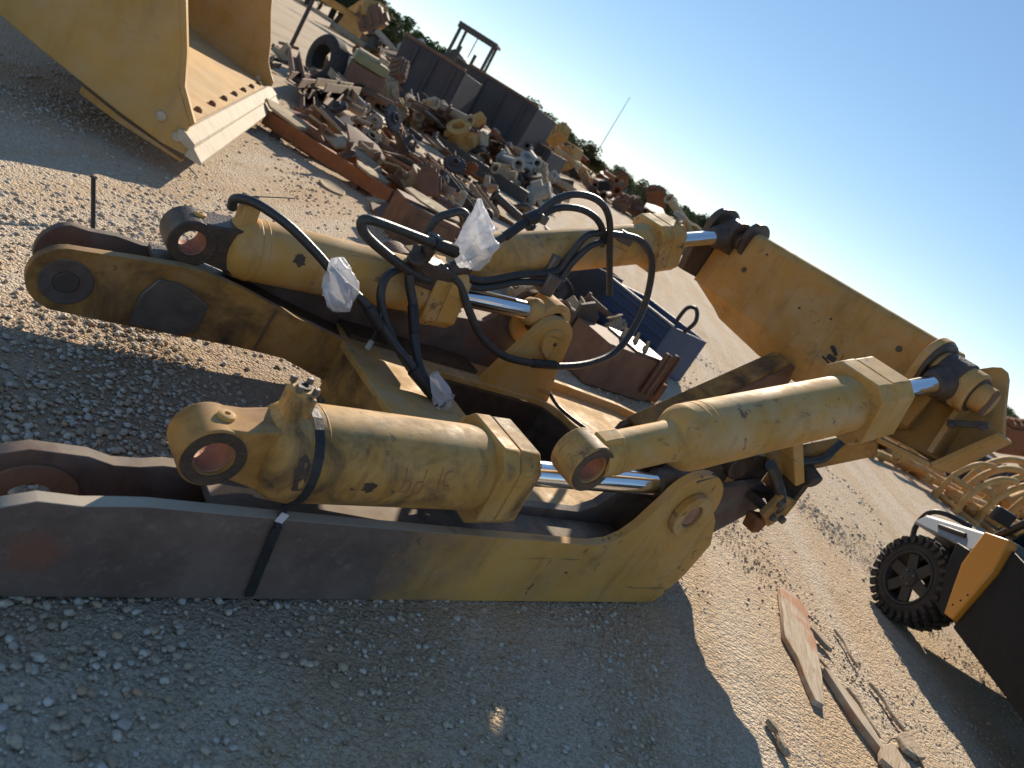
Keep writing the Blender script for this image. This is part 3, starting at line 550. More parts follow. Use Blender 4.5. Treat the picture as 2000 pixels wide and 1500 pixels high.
# ---------------------------------------------------------------- loader bucket (top left)
def bucket():
    P0 = Vector((-2.84, 5.50, 0)); d = Vector((-.352, .936, 0)); W = 4.95
    root = empty('loader_bucket', P0, math.atan2(-d.x, d.y), 'big clean yellow loader bucket with pale bolted cutting edge on the gravel', 'loader bucket')
    # local: x = -b (b runs back from the lip), y = across, z up
    def pr(pts): return [(-b, z) for b, z in pts]
    side = pr([(.02, .20), (.15, .34), (.145, .43), (.21, .50), (.30, .62), (.37, .85), (.50, 1.15), (.62, 1.5), (.9, 1.85), (1.5, 1.95), (1.95, 1.6), (2.05, 1.2), (1.93, .85), (1.70, .58), (1.46, .47), (1.14, .385), (.61, .26), (.30, .20)])
    sp = MB().prism(side, -.03, .03).build('side_plate', 'yellow_clean', root, .008)
    sp2 = MB().prism(side, W-.03, W+.03).build('side_plate', 'yellow_clean', root, .008)
    for s_, y in ((sp, -.032), (sp2, W-.032)):
        for b, z in ((.335, .375), (.19, .295)):
            MB().lathe((-b, y, z), (0, -1, 0), [(0, .036), (.014, .034), (.022, .02)], 18).build('bolt', 'steel_lip', s_, 0)
    MB().prism(pr([(.14, .40), (.16, .44), (.31, .63), (.38, .86), (.51, 1.16), (.47, 1.17), (.34, .86), (.27, .64), (.12, .44)]), -.034, .034).build('edge_band', 'yellow_clean', sp, .004)
    prof = [(.12, .30), (.61, .36), (1.14, .45), (1.46, .53), (1.68, .63), (1.90, .87), (2.02, 1.2), (1.92, 1.58), (1.5, 1.9)]
    th = [(b - .035*(.3 if i < 3 else 1), z + (.03 if i < 5 else 0)) for i, (b, z) in enumerate(prof)]
    MB().prism(pr(prof + th[::-1]), .03, W-.03).build('shell', 'yellow_clean', root, 0)
    lip = MB().prism(pr([(-.03, .185), (-.03, .205), (.065, .285), (.09, .27), (.10, .20)]), -.06, W+.06).build('cutting_edge', 'steel_lip', root, .006)
    MB().prism(pr([(.055, .275), (.06, .305), (.165, .365), (.20, .355), (.20, .30), (.10, .25)]), -.06, W+.06).build('edge_plate', 'steel_lip', lip, .006)
    for i in range(8):
        y = .35 + i*(W-.7)/7; MB().lathe((-.27, y, .345), (-.12, 0, 1), [(0, .034), (.03, .031), (.042, .016)], 12).build('bolt', 'rust_brown', lip, 0)
    MB().prism(pr([(.10, .16), (.55, .225), (.86, .30), (.86, .25), (.55, .185), (.10, .14)]), -.045, .02).build('runner', 'yellow_dusty', root, .004)
    MB().bar((-1.25, .031, 1.0), (-.8, .031, .62), .004, .006, (0, 1, 0)).build('weld_seam', 'yellow_dusty', sp, 0)
    for b, h in ((.45, .215), (1.25, .40)):
        t = MB().box((0, .7, h/2-.004), (.22, W*.55, h)).build('timber_block', 'wood', None, .01)
        t.location = P0 + Vector((-d.y, d.x, 0))*b + d*(W/2); t.rotation_euler.z = root.rotation_euler.z
        tag(t, 'timber block under the %s of the big yellow bucket' % ('lip' if b < 1 else 'heel'), 'timber')
bucket()

# ---------------------------------------------------------------- side by side utility vehicle (right edge)
def utv():
    root = empty('utility_vehicle', (4.05, 4.70, 0), R(1.5), 'small off-road utility vehicle with yellow side panel and knobbly tyres at right', 'utility vehicle')
    def B_(mb, name, mat, parent=root, bevel=.008, label=None):
        o = mb.build(name, mat, parent, bevel)
        if label: o['label'] = label
        return o
    bd = B_(MB().box((0, -.1, .48), (1.15, 2.8, .26)).box((0, -.95, .80), (1.2, .9, .34)), 'body', 'utv_black', root, .02)
    def wheel(x, y, steer, side):
        w_ = .26; mb = MB(); n = 28; r = .335
        ty = MB().lathe((-w_/2, 0, 0), (1, 0, 0), [(.02, .20), (0, .23), (.01, .285), (.04, .312), (w_-.04, .312), (w_-.01, .285), (w_, .23), (w_-.02, .20)], 44, True)
        for k in range(n):
            a = 2*math.pi*k/n
            for sd in (-1, 1):
                ang = a + (0.11 if sd > 0 else 0); c = Vector((sd*.062, math.cos(ang)*.318, math.sin(ang)*.318))
                rt = Matrix.Rotation(ang - math.pi/2, 3, 'X') @ Matrix.Rotation(R(28)*sd, 3, 'Z'); ty.box(c, (.12, .034, .045), rt)
                c2 = Vector((sd*.125, math.cos(ang+.06)*.295, math.sin(ang+.06)*.295)); ty.box(c2, (.03, .032, .055), Matrix.Rotation(ang+.06-math.pi/2, 3, 'X'))
        t = B_(ty, 'wheel', 'tyre', root, 0); t.location = (x, y, r); t.rotation_euler.z = steer
        ri = MB().lathe((side*(w_/2-.035), 0, 0), (side, 0, 0), [(-.17, .205), (.03, .212), (.035, .195), (-.02, .175), (-.17, .172)], 40, True)
        for k in range(6):
            a = 2*math.pi*k/6; ri.bar((side*(w_/2-.035), 0, 0), (side*(w_/2-.025), math.cos(a)*.185, math.sin(a)*.185), .085, .022, (1, 0, 0))
        ri.lathe((side*(w_/2-.06), 0, 0), (side, 0, 0), [(0, .075), (.045, .07), (.055, .05)], 24)
        B_(ri, 'rim', 'black', t, .003)
        MBn = MB()
        for k in range(4): a = R(45 + 90*k); MBn.lathe((side*(w_/2-.01), math.cos(a)*.052, math.sin(a)*.052), (side, 0, 0), [(0, .011), (.012, .009)], 6)
        B_(MBn, 'lug_nuts', 'steel_worn', t, 0)
    wheel(-.60, 1.02, R(18), -1); wheel(.60, 1.02, R(18), 1); wheel(-.60, -1.28, 0, -1); wheel(.60, -1.28, 0, 1)
    # left side panels in the y-z plane: prism over (y, z)
    def sidep(pts, x0, x1): return MB().prism(pts, x0, x1, 'lz')
    for sg in (-1, 1):
        x0, x1 = (-.69, -.62) if sg < 0 else (.62, .69)
        B_(sidep([(.42, .36), (.55, .36), (.78, .60), (.88, .775), (.74, .80), (.66, .80), (.64, .70)], x0+.01*-sg, x1), 'fender', 'utv_black', root, .015)
        B_(sidep([(.33, .40), (.43, .38), (.645, .70), (.69, .97), (.44, 1.04), (.36, .82)], x0-.012 if sg < 0 else x0, x1 if sg < 0 else x1+.012), 'side_panel', 'utv_orange', root, .012)
        for yy, zz in ((.375, .44), (.345, .50), (.33, .56)): B_(MB().lathe(((x0-.012 if sg < 0 else x1+.012), yy+.04, zz+.03), (sg, 0, 0), [(0, .008), (.004, .007)], 8), 'rivet', 'black', root, 0)
        B_(sidep([(-.75, .36), (.32, .36), (.34, .82), (.40, 1.0), (-.75, .95)], x0+.02 if sg < 0 else x0, x1 if sg < 0 else x1-.02), 'door', 'utv_black', root, .015)
        B_(MB().tube([(sg*.62, .68, .98), (sg*.60, .40, 1.45), (sg*.57, .22, 1.88), (sg*.57, -.70, 1.92), (sg*.62, -.85, 1.0)], .028, 10, 6), 'roll_bar', 'black', root, 0)
        B_(MB().tube([(sg*.45, 1.62, .42), (sg*.50, 1.70, .55), (sg*.50, 1.70, .72), (sg*.42, 1.64, .80), (sg*.2, 1.62, .82)], .022, 10, 5), 'bumper_bar', 'black', root, 0)
        B_(MB().bar((sg*.55, 1.0, .34), (0, 1.0, .42), .07, .05), 'suspension_arm', 'dark', root, .006)
    hood = MB().add([(-.64, 1.46, .74), (.64, 1.46, .74), (.60, .70, .985), (-.60, .70, .985), (-.675, 1.50, .62), (.675, 1.50, .62), (.675, .70, .795), (-.675, .70, .795), (-.36, 1.56, .78), (.36, 1.56, .78), (-.36, .70, 1.03), (.36, .70, 1.03)],
                    [(0, 8, 10, 3), (8, 9, 11, 10), (9, 1, 2, 11), (0, 3, 7, 4), (1, 5, 6, 2), (4, 5, 1, 9, 8, 0), (3, 10, 11, 2, 6, 7), (4, 7, 6, 5)])
    h = B_(hood, 'hood', 'utv_grey', root, .02)
    B_(MB().box((-.655, 1.05, .80), (.03, .34, .035), Matrix.Rotation(R(-16), 3, 'X')), 'hood_slot', 'black', h, .012)
    B_(MB().box((-.52, 1.50, .70), (.18, .06, .07)), 'headlight', 'rust_orange', root, .015)
    B_(MB().box((0, 1.45, .52), (.8, .30, .30)), 'front_grille', 'black', root, .03)
    B_(MB().box((0, -.25, 1.93), (1.2, 1.1, .04)), 'roof', 'black', root, .015)
    B_(MB().box((-.28, -.35, .85), (.46, .5, .14)).box((-.28, -.62, 1.12), (.46, .12, .55)), 'seat', 'black', root, .04)
    B_(MB().box((.28, -.35, .85), (.46, .5, .14)).box((.28, -.62, 1.12), (.46, .12, .55)), 'seat', 'black', root, .04)
    B_(MB().box((0, .48, 1.36), (1.12, .012, .72), Matrix.Rotation(R(22), 3, 'X')), 'windscreen', 'glass', root, 0)
    B_(MB().box((-.72, .50, 1.10), (.03, .05, .03)).box((-.80, .50, 1.14), (.14, .05, .10)), 'mirror', 'black', root, .012)
utv()

# ---------------------------------------------------------------- scrap makers
def lowest(o):
    o.rotation_euler.to_matrix(); m = o.rotation_euler.to_matrix(); return min((m @ v.co).z for v in o.data.vertices)
def put(o, x, y, z=0, rot=(0, 0, 0)):
    o.rotation_euler = rot; o.location = (x, y, z - lowest(o) - .006); return o
def sc_plate(rng, a=.5, b=.3, t=.02):
    n = rng.randint(4, 7); pts = []
    for i in range(n):
        th = 2*math.pi*i/n + rng.uniform(-.2, .2); k = rng.uniform(.75, 1.1); pts.append((a*.6*k*math.cos(th), b*.6*k*math.sin(th)))
    mb = MB().prism(pts, 0, t, 'sl'); q = [(x, y, z + .35*max(0, abs(x)/a - .25)**2*a) for x, y, z in mb.v]; mb.v = q
    if rng.random() < .5: mb.box((0, b*.3, .04+t), (a*.7, t, .08))
    return mb
def sc_cast(rng, s=.3):
    r = s*rng.uniform(.3, .5); mb = MB().lathe((0, 0, 0), (0, 0, 1), [(0, r), (.05*s/.3, r), (.06*s/.3, r*.75), (s*.7, r*.7), (s*.72, r*.95), (s*.8, r*.95), (s*.81, r*.5), (s*.6, r*.45)], 14)
    mb.box((r*.9, 0, s*.35), (r*.9, r*.7, s*.4)); mb.cyl((-r*.6, 0, s*.3), (-r*1.3, 0, s*.35), r*.28, 10)
    for k in range(3): a = 2.1*k + rng.random(); mb.box((math.cos(a)*r*1.05, math.sin(a)*r*1.05, .03), (r*.35, r*.35, .05), Matrix.Rotation(a, 3, 'Z'))
    return mb
def sc_pipe(rng, L=.8, r=.05):
    mb = MB().ring((0, -L/2, r), (0, L/2, r), r, r*.75, 14); mb.ring((0, -L/2, r), (0, -L/2+.04, r), r*1.5, r*.75, 14)
    if rng.random() < .6: mb.ring((0, L/2-.04, r), (0, L/2, r), r*1.5, r*.75, 14)
    return mb
def sc_channel(rng, L=1.2, w=.14, h=.1, t=.014): return MB().box((0, 0, t/2), (L, w, t)).box((0, -w/2+t/2, h/2+t), (L, t, h)).box((0, w/2-t/2, h/2+t), (L, t, h))
def sc_gear(rng, r=.2):
    mb = MB().ring((0, 0, 0), (0, 0, .07), r*.9, r*.3, 24)
    for k in range(18): a = 2*math.pi*k/18; mb.box((math.cos(a)*r*.95, math.sin(a)*r*.95, .035), (r*.16, r*.13, .07), Matrix.Rotation(a, 3, 'Z'))
    return mb.ring((0, 0, 0), (0, 0, .12), r*.4, r*.25, 18)
def sc_block(rng, s=.5):
    mb = MB().box((0, 0, s*.3), (s, s*.55, s*.6)).box((0, 0, s*.65), (s*.85, s*.4, s*.1))
    for k in range(4): mb.cyl((-s*.36 + k*s*.24, 0, s*.68), (-s*.36 + k*s*.24, 0, s*.76), s*.08, 12)
    for k in range(3): mb.box((-s*.3 + k*s*.3, -s*.3, s*.3), (s*.12, s*.08, s*.4))
    return mb.cyl((s*.5, 0, s*.25), (s*.62, 0, s*.25), s*.16, 16)
def sc_brkt(rng, s=.3):
    return MB().prism([(-s/2, 0), (s/2, 0), (s/2, s*.2), (s*.1, s*.35), (s*.1, s*.8), (-s*.15, s*.85), (-s*.2, s*.3), (-s/2, s*.2)], -s*.08, s*.08).box((0, 0, s*.05), (s, s*.5, s*.06)).cyl((-s*.02, -s*.14, s*.66), (-s*.02, s*.14, s*.66), s*.12, 14)
KIND = {'plate': (sc_plate, 'scrap_plate', 'scrap plate'), 'cast': (sc_cast, 'cast_housing', 'casting'), 'pipe': (sc_pipe, 'flanged_pipe', 'pipe'), 'channel': (sc_channel, 'steel_channel', 'steel channel'), 'gear': (sc_gear, 'gear_wheel', 'gear'), 'block': (sc_block, 'engine_block', 'engine block'), 'brkt': (sc_brkt, 'steel_bracket', 'bracket')}
MATW = {'cream': 'faded cream', 'sand': 'dusty tan', 'rust': 'rusty', 'rust_brown': 'brown', 'rust_orange': 'orange-brown', 'yellow_dusty': 'dusty yellow', 'dark': 'dark', 'white_metal': 'pale grey', 'yellow': 'yellow', 'container': 'dark grey', 'red': 'faded red'}
def scrap(kind, mat, x, y, z, rot, place, group, **kw):
    rng = random.Random(hash((kind, round(x, 2), round(y, 2))) & 0xffff if False else int(abs(x)*977 + abs(y)*631 + z*337) + len(kind))
    f, nm, cat = KIND[kind]; o = f(rng, **kw).build(nm, mat, None, .004); put(o, x, y, z, rot)
    return tag(o, '%s %s %s' % (MATW[mat], nm.replace('_', ' '), place), cat, group)
def heap(n, x0, x1, y0, y1, hmax, mats, kinds, place, group, seed, size=(.3, .7), along=None):
    rng = random.Random(seed)
    for i in range(n):
        u = rng.random(); v = rng.random(); x = x0 + (x1-x0)*u; y = y0 + (y1-y0)*v
        if along: x, y = along[0][0]*(1-u) + along[1][0]*u + rng.uniform(-x1, x1), along[0][1]*(1-u) + along[1][1]*u + rng.uniform(-y1, y1)
        k = rng.choice(kinds); s = rng.uniform(*size); z = hmax*rng.random()**1.6*(1 if i > n*.45 else .0)
        kw = {'plate': dict(a=s*1.3, b=s*.8, t=.03), 'cast': dict(s=s), 'pipe': dict(L=s*1.9, r=s*.16), 'channel': dict(L=s*2.2, w=s*.35, h=s*.22), 'gear': dict(r=s*.5), 'block': dict(s=s*1.1), 'brkt': dict(s=s)}[k]
        tilt = .10 if hmax < .12 else .3 if k in ('plate', 'channel', 'pipe') else .8
        scrap(k, rng.choice(mats), x, y, z, (rng.uniform(-tilt, tilt), rng.uniform(-tilt, tilt), rng.uniform(0, 6.3)), place, group, **kw)

# ---- orange-brown steel skid with scrap plates (behind the far arm)
def skid():
    root = empty('steel_skid', (-3.28, 9.0, 0), R(-4), 'long low orange-brown steel skid on stub feet heaped with pale plates', 'skid')
    f = MB().box((0, 0, .145), (1.80, .02, .17)).box((0, .05, .225), (1.80, .10, .016)).box((0, .05, .066), (1.80, .10, .016)).build('front_beam', 'rust_orange', root, .004)
    MB().box((0, .90, .145), (1.80, .02, .17)).box((0, .85, .225), (1.80, .10, .016)).build('rear_beam', 'rust_orange', root, .004)
    for x in (-.86, -.3, .3, .86): MB().box((x, .45, .14), (.08, .86, .10)).build('cross_member', 'rust_brown', root, .004)
    for x in (-.7, .45):
        for y in (.05, .85): MB().box((x, y, .03), (.10, .10, .07)).build('foot', 'rust_brown', root, .004)
skid()
sk = random.Random(5)
pp = 'lying on the orange-brown skid'
spots = [(-3.95, 9.25, .23, 'cream', .62, .50, .05, .10), (-3.62, 9.35, .30, 'sand', .42, .34, -.25, .2), (-3.36, 9.42, .25, 'cream', .55, .40, .3, -.15), (-3.12, 9.55, .30, 'sand', .45, .35, -.2, -.3), (-2.95, 9.35, .24, 'sand', .5, .42, .25, .15), (-2.72, 9.12, .23, 'cream', .46, .34, .06, .05), (-4.0, 9.7, .25, 'rust_brown', .5, .4, .15, -.2), (-3.5, 9.9, .25, 'dark', .5, .3, .2, .2), (-2.85, 9.8, .25, 'rust', .45, .3, -.2, .2), (-3.75, 9.75, .30, 'sand', .55, .35, -.4, .3), (-3.2, 9.75, .32, 'rust_brown', .6, .4, .35, .2), (-2.6, 9.6, .25, 'sand', .4, .4, -.35, -.3)]
for i, (x, y, z, mt, a, b_, rx, ry) in enumerate(spots): scrap('plate', mt, x, y, z, (rx, ry, sk.uniform(-.6, .6)), pp, 'plates heaped on the skid', a=a, b=b_, t=.03)
for i, (x, y) in enumerate(((-3.55, 9.12), (-3.1, 9.1), (-2.9, 9.5), (-2.5, 9.25))): scrap('brkt', 'rust_brown', x, y, .23, (sk.uniform(-.4, .4), sk.uniform(-.4, .4), sk.uniform(0, 6)), pp, 'brackets on the skid', s=.24)
scrap('cast', 'sand', -2.42, 9.5, .23, (.4, .2, 1), pp, 'castings on the skid', s=.3)
# brown box and leaning pale plates right of the skid
bx = MB().box((0, 0, .21), (.62, .50, .42)).box((0, -.255, .21), (.5, .012, .30)).build('steel_box', 'rust_brown', None, .006); put(bx, -1.72, 8.05, 0, (0, 0, R(38))); tag(bx, 'brown steel box behind the hose loop with pale plate on it', 'box')
lp = MB().prism([(-.36, -.02), (-.2, -.14), (.12, -.17), (.36, -.08), (.40, .06), (.1, .12), (-.25, .10)], 0, .022, 'sl').build('scrap_plate', 'cream', None, .004); put(lp, -1.72, 8.05, .425, (.16, .08, R(40))); tag(lp, 'pale leaf-shaped plate lying on the brown steel box', 'scrap plate')
heap(48, -2.6, -.9, 8.5, 11.4, .32, ['sand', 'rust_brown', 'cream', 'rust', 'rust_brown', 'dark'], ['plate', 'plate', 'plate', 'brkt', 'channel', 'pipe', 'block'], 'in the low heap behind the brown box', 'low heap behind the brown box', 21, (.18, .42))
heap(34, -1.2, .9, 8.0, 9.8, .30, ['sand', 'cream', 'rust_brown', 'dark'], ['plate', 'brkt', 'cast', 'pipe'], 'behind the far tilt cylinder', 'scrap behind the far tilt cylinder', 22, (.15, .34))
heap(34, -5.2, -2.4, 10.4, 14.4, .10, ['sand', 'rust_brown', 'rust_brown', 'rust', 'dark'], ['plate', 'channel', 'plate'], 'flat on the ground beyond the skid', 'flat scrap beyond the skid', 23, (.25, .7))
heap(70, -5.0, -1.6, 11.2, 17.0, .26, ['rust_brown', 'rust_brown', 'dark', 'rust', 'sand', 'container'], ['plate', 'plate', 'channel', 'pipe', 'brkt', 'gear'], 'in the brown litter between skid and scrap row', 'brown litter between skid and scrap row', 24, (.2, .55))
heap(46, 0, .8, 0, 1.2, .75, ['rust_brown', 'dark', 'rust', 'container', 'sand'], ['block', 'channel', 'plate', 'pipe', 'cast'], 'in the dark heap left of the engine heap', 'dark heap left of the engine heap', 25, (.3, .7), along=((-8.2, 21), (-5.4, 22.6)))
heap(50, 0, 1.5, 0, 3.5, 1.6, ['rust_brown', 'dark', 'rust', 'sand', 'container'], ['block', 'channel', 'plate', 'pipe', 'cast'], 'in the dark strip far up the lane', 'dark strip far up the lane', 26, (.8, 1.6), along=((-14, 74), (0, 70)))
# beams at the left beyond the bucket
for i in range(9):
    rr = random.Random(40+i); scrap('channel', rr.choice(['rust_brown', 'rust', 'sand', 'rust_brown']), -5.6 + rr.uniform(-.7, .6), 13.2 + i*.33, .16*(i % 3), (rr.uniform(-.1, .1), rr.uniform(-.06, .06), R(112) + rr.uniform(-.25, .25)), 'in the stack of beams beyond the bucket', 'beams stacked beyond the bucket', L=rr.uniform(2.0, 3.4), w=.2, h=.14, t=.02)
def tyre_thing(x, y, r, rz, label):
    o = MB().lathe((-.2, 0, 0), (1, 0, 0), [(.03, r*.55), (0, r*.65), (.02, r*.9), (.08, r), (.32, r), (.38, r*.9), (.4, r*.65), (.37, r*.55)], 32, True).build('old_tyre', 'tyre', None, 0)
    o.rotation_euler = (0, 0, rz); o.location = (x, y, r-.01); tag(o, label, 'tyre')
tyre_thing(-7.35, 17.6, .55, R(60), 'dark old tyre standing on edge beside the beam stack')
heap(36, -8.6, -5.6, 13.6, 18.6, .45, ['cream', 'sand', 'white_metal', 'rust_brown', 'rust', 'dark'], ['plate', 'plate', 'pipe', 'channel', 'channel', 'brkt'], 'round the standing tyre', 'scrap round the standing tyre', 31, (.22, .6))
# generator housing with round hole
def genbox():
    root = empty('generator_housing', (-6.35, 17.5, 0), R(24), 'square olive and rust generator housing with a round black hole in its end', 'machine')
    b = MB().prism([(-.42, 0), (.42, 0), (.42, .85), (-.42, .85)], -.02, .02, holes=[circ(0, .34, .19)]).build('end_panel', 'rust_brown', root, .006)
    MB().ring((0, -.04, .34), (0, .3, .34), .20, .18).build('duct', 'dark', root, 0)
    MB().box((0, .85, .43), (.84, 1.66, .86)).build('body', 'olive', root, .02) if False else MB().box((0, 1.0, .43), (.84, 1.4, .84)).build('body', 'olive', root, .02)
    MB().box((0, .75, .98), (.78, 1.5, .22)).build('cover', 'olive', root, .03)
    MB().box((-.1, .6, 1.12), (.5, 1.0, .07)).cyl((.2, .1, 1.12), (.2, .1, 1.24), .12).build('top_plate', 'cream', root, .01)
    MB().box((.36, .02, .45), (.06, .06, .9)).box((-.36, .02, .45), (.06, .06, .9)).build('corner_post', 'rust', root, .008)
genbox()
heap(9, -6.7, -5.2, 20.0, 21.4, .55, ['cream', 'sand', 'rust', 'cream'], ['block', 'cast', 'cast', 'gear'], 'in the engine heap before the dark steel body', 'engine heap before the dark steel body', 33, (.4, .7))
heap(120, 0, .75, 0, 1.1, .95, ['cream', 'cream', 'sand', 'white_metal', 'yellow_dusty', 'rust_brown', 'dark', 'rust', 'rust_brown'], ['block', 'cast', 'pipe', 'pipe', 'plate', 'plate', 'channel', 'channel', 'gear', 'brkt'], 'in the long scrap row along the lane', 'long scrap row along the lane', 35, (.25, .75), along=((-5.1, 21.4), (-2.6, 22.4)))
heap(44, 0, .5, 0, 1.4, .7, ['cream', 'white_metal', 'white_metal', 'sand', 'dark'], ['pipe', 'plate', 'channel', 'block', 'cast'], 'at the lane end of the long scrap row', 'lane end of the long scrap row', 36, (.28, .75), along=((-2.9, 20.2), (-2.35, 24.5)))
base = MB().box((0, 0, .16), (2.9, .16, .32)).build('steel_trough', 'dark', None, .02); put(base, -3.6, 19.7, 0, (0, 0, R(-6))); tag(base, 'long dark steel trough at the front foot of the long scrap row', 'trough')
# dark steel dump bodies
def body(x, y, w, dpt, h, rz, label):
    root = empty('steel_dump_body', (x, y, 0), rz, label, 'dump body')
    MB().prism([(-w/2, 0), (w/2, 0), (w/2-.1, h), (-w/2-.1, h)], 0, .08).build('end_wall', 'container', root, .02)
    for sx in (-1, 1): MB().box((sx*(w/2-.05), dpt/2+.06, h/2), (.08, dpt, h*.97)).build('side_wall', 'container', root, .01)
    MB().box((0, dpt, h/2), (w-.2, .08, h*.95)).build('rear_wall', 'container', root, .01)
    MB().box((-.1, .02, h+.03), (w+.1, .16, .10)).build('top_rail', 'rust_brown', root, .02)
    for k in range(3): MB().box((-w/2 + (k+.7)*w/3.2, -.04, h*.48), (.09, .08, h*.93)).build('stiffener', 'container', root, .01)
body(-8.0, 27.0, 2.3, 3.5, 2.05, R(2), 'leftmost dark steel dump body standing behind the engine heap')
body(-6.55, 32.5, 3.2, 4.0, 2.45, R(-6), 'middle dark steel dump body standing below the forklift frame')
body(-4.9, 35.5, 1.9, 4.0, 1.25, R(-6), 'lowest dark steel dump body beside the lane')
heap(16, -8.6, -4.6, 28.5, 36.5, .9, ['sand', 'cream', 'rust_brown'], ['cast', 'plate', 'block', 'pipe'], 'heaped among the dark steel bodies', 'scrap among the dark steel bodies', 41, (.5, .9))
heap(12, -8.8, -5.2, 27.6, 29, 2.0, ['sand', 'rust_brown', 'cream'], ['cast', 'plate', 'brkt'], 'heaped inside the leftmost dark body', 'scrap in the leftmost dark body', 42, (.4, .7))
def forklift():
    root = empty('forklift', (-10.75, 41, 0), R(5), 'tall dark forklift with open overhead frame rising behind the dump bodies', 'forklift')
    MB().box((0, 1.2, 1.0), (1.9, 2.6, 1.3)).build('body', 'dark', root, .08); MB().box((0, 2.3, 1.9), (1.7, .6, .7)).build('counterweight', 'dark', root, .1)
    for sx in (-1, 1):
        MB().box((sx*.95, .1, 3.1), (.16, .16, 2.1)).build('post', 'dark', root, .02); MB().bar((sx*.9, 1.9, 2.0), (sx*.9, 1.6, 4.1), .14, .14).build('post', 'dark', root, .02)
        MB().box((sx*.42, -.35, 1.6), (.16, .14, 3.2)).build('mast_rail', 'dark', root, .02)
        for y in (.3, 2.1):
            MB().lathe((sx*.75, y, .5), (sx, 0, 0), [(0, .3), (0, .45), (.06, .5), (.28, .5), (.34, .45), (.34, .3)], 24, True).build('wheel', 'tyre', root, 0)
    MB().box((0, .85, 4.15), (2.2, 1.9, .14)).box((0, -.05, 4.05), (2.2, .12, .28)).build('overhead_guard', 'dark', root, .03)
    MB().box((.05, .12, 3.5), (.05, .05, 1.2)).build('wiper_bar', 'dark', root, .01)
    MB().box((0, .1, 2.4), (2.0, .14, .5)).build('dash_rail', 'dark', root, .03)
    MB().box((-.3, .8, 2.3), (.6, .6, .9)).build('seat', 'sand', root, .08)
forklift()
# second yellow bucket far left
def bucket2():
    root = empty('loader_bucket', (-26.5, 62, 0), R(15), 'far yellow loader bucket standing beyond the beam stack', 'loader bucket')
    pr = [(0, 0), (1.4, .05), (2.0, .5), (2.1, 1.4), (1.6, 2.6), (.9, 3.0), (.35, 2.0), (.2, .9)]
    for y in (0, 4.9): MB().prism(pr, y, y+.07).build('side_plate', 'yellow_dusty', root, .02)
    MB().prism([(0, 0), (1.4, .05), (2.0, .5), (2.1, 1.4), (1.6, 2.6), (1.55, 2.55), (2.02, 1.4), (1.93, .55), (1.37, .1), (0, .06)], .07, 4.9).build('shell', 'yellow_dusty', root, 0)
    MB().box((-.1, 2.48, .05), (.3, 5.0, .06)).build('cutting_edge', 'steel_lip', root, .01)
bucket2()
pole = MB().cyl((0, 0, 0), (.05, 0, 2.4), .05, 10).box((0, 0, .02), (.3, .3, .04)).box((.04, 0, 2.0), (.14, .14, .3)).build('steel_post', 'dark', None, .004); put(pole, -8.7, 18.6, 0); tag(pole, 'thin dark steel post rising just right of the big bucket', 'post')
# far left clutter, in front of the trees
heap(30, 0, 2.5, 0, 3, 1.7, ['cream', 'sand', 'dark', 'rust_brown', 'white_metal', 'yellow_dusty'], ['block', 'cast', 'plate', 'channel', 'pipe'], 'in the far heap below the left trees', 'far heap below the left trees', 51, (.9, 1.9), along=((-21.5, 55), (-12.5, 52)))

# ---- far row right of the lane
def wreck(x, y, w, d, h, mat, label, rz=0):
    root = empty('machine_wreck', (x, y, 0), rz, label, 'machine')
    MB().prism([(-w/2, .5), (w/2, .5), (w/2, h*.55), (w*.2, h*.6), (w*.12, h), (-w*.25, h), (-w*.3, h*.62), (-w/2, h*.5)], 0, d).build('body', mat, root, .05)
    MB().prism([(-w*.2, h*.64), (w*.08, h*.64), (w*.06, h*.94), (-w*.2, h*.94)], -.02, .01).build('cab_window', 'glass', root, 0)
    for k in (-1, 1): MB().lathe((k*w*.32, -.2, .6), (0, 1, 0), [(0, .3), (0, .55), (.08, .62), (.4, .62), (.48, .5)], 18).build('wheel', 'tyre', root, 0)
    MB().bar((w*.4, d*.5, h*.5), (w*.75, d*.5, h*.2), .3, .3).box((w*.8, d*.5, .45), (.3, d*.9, .8)).build('blade_arm', mat, root, .03)
wreck(-9.6, 78, 3.2, 2.2, 2.5, 'red', 'faded red machine wreck farthest up the lane', R(8)); wreck(-6.2, 66, 3.6, 2.2, 2.3, 'yellow_dusty', 'dull yellow machine wreck on the far side of the lane', R(-12)); wreck(-1.2, 62, 3.0, 2.0, 1.9, 'rust_brown', 'brown machine wreck right of the dull yellow wreck', R(14))
heap(56, 0, 1.6, 0, 3, 1.5, ['rust_brown', 'sand', 'cream', 'rust', 'rust_brown', 'dark', 'yellow_dusty', 'white_metal'], ['block', 'cast', 'plate', 'pipe', 'channel', 'gear'], 'in the far scrap row across the lane', 'far scrap row across the lane', 61, (.8, 1.7), along=((-7.5, 62), (9.5, 54)))
heap(40, 0, 1.2, 0, 2.5, 1.1, ['rust_brown', 'sand', 'rust', 'cream', 'rust_brown'], ['block', 'cast', 'plate', 'pipe', 'channel'], 'in the rust-coloured row by the beam', 'rust-coloured row by the beam', 62, (.6, 1.2), along=((2.0, 40), (13, 42)))
heap(30, 0, 2.0, 0, 3, 1.2, ['rust_brown', 'sand', 'dark', 'rust'], ['block', 'cast', 'plate', 'channel'], 'far off beyond the yellow pipe frames', 'far scrap beyond the pipe frames', 63, (.7, 1.5), along=((18, 36), (30, 34)))

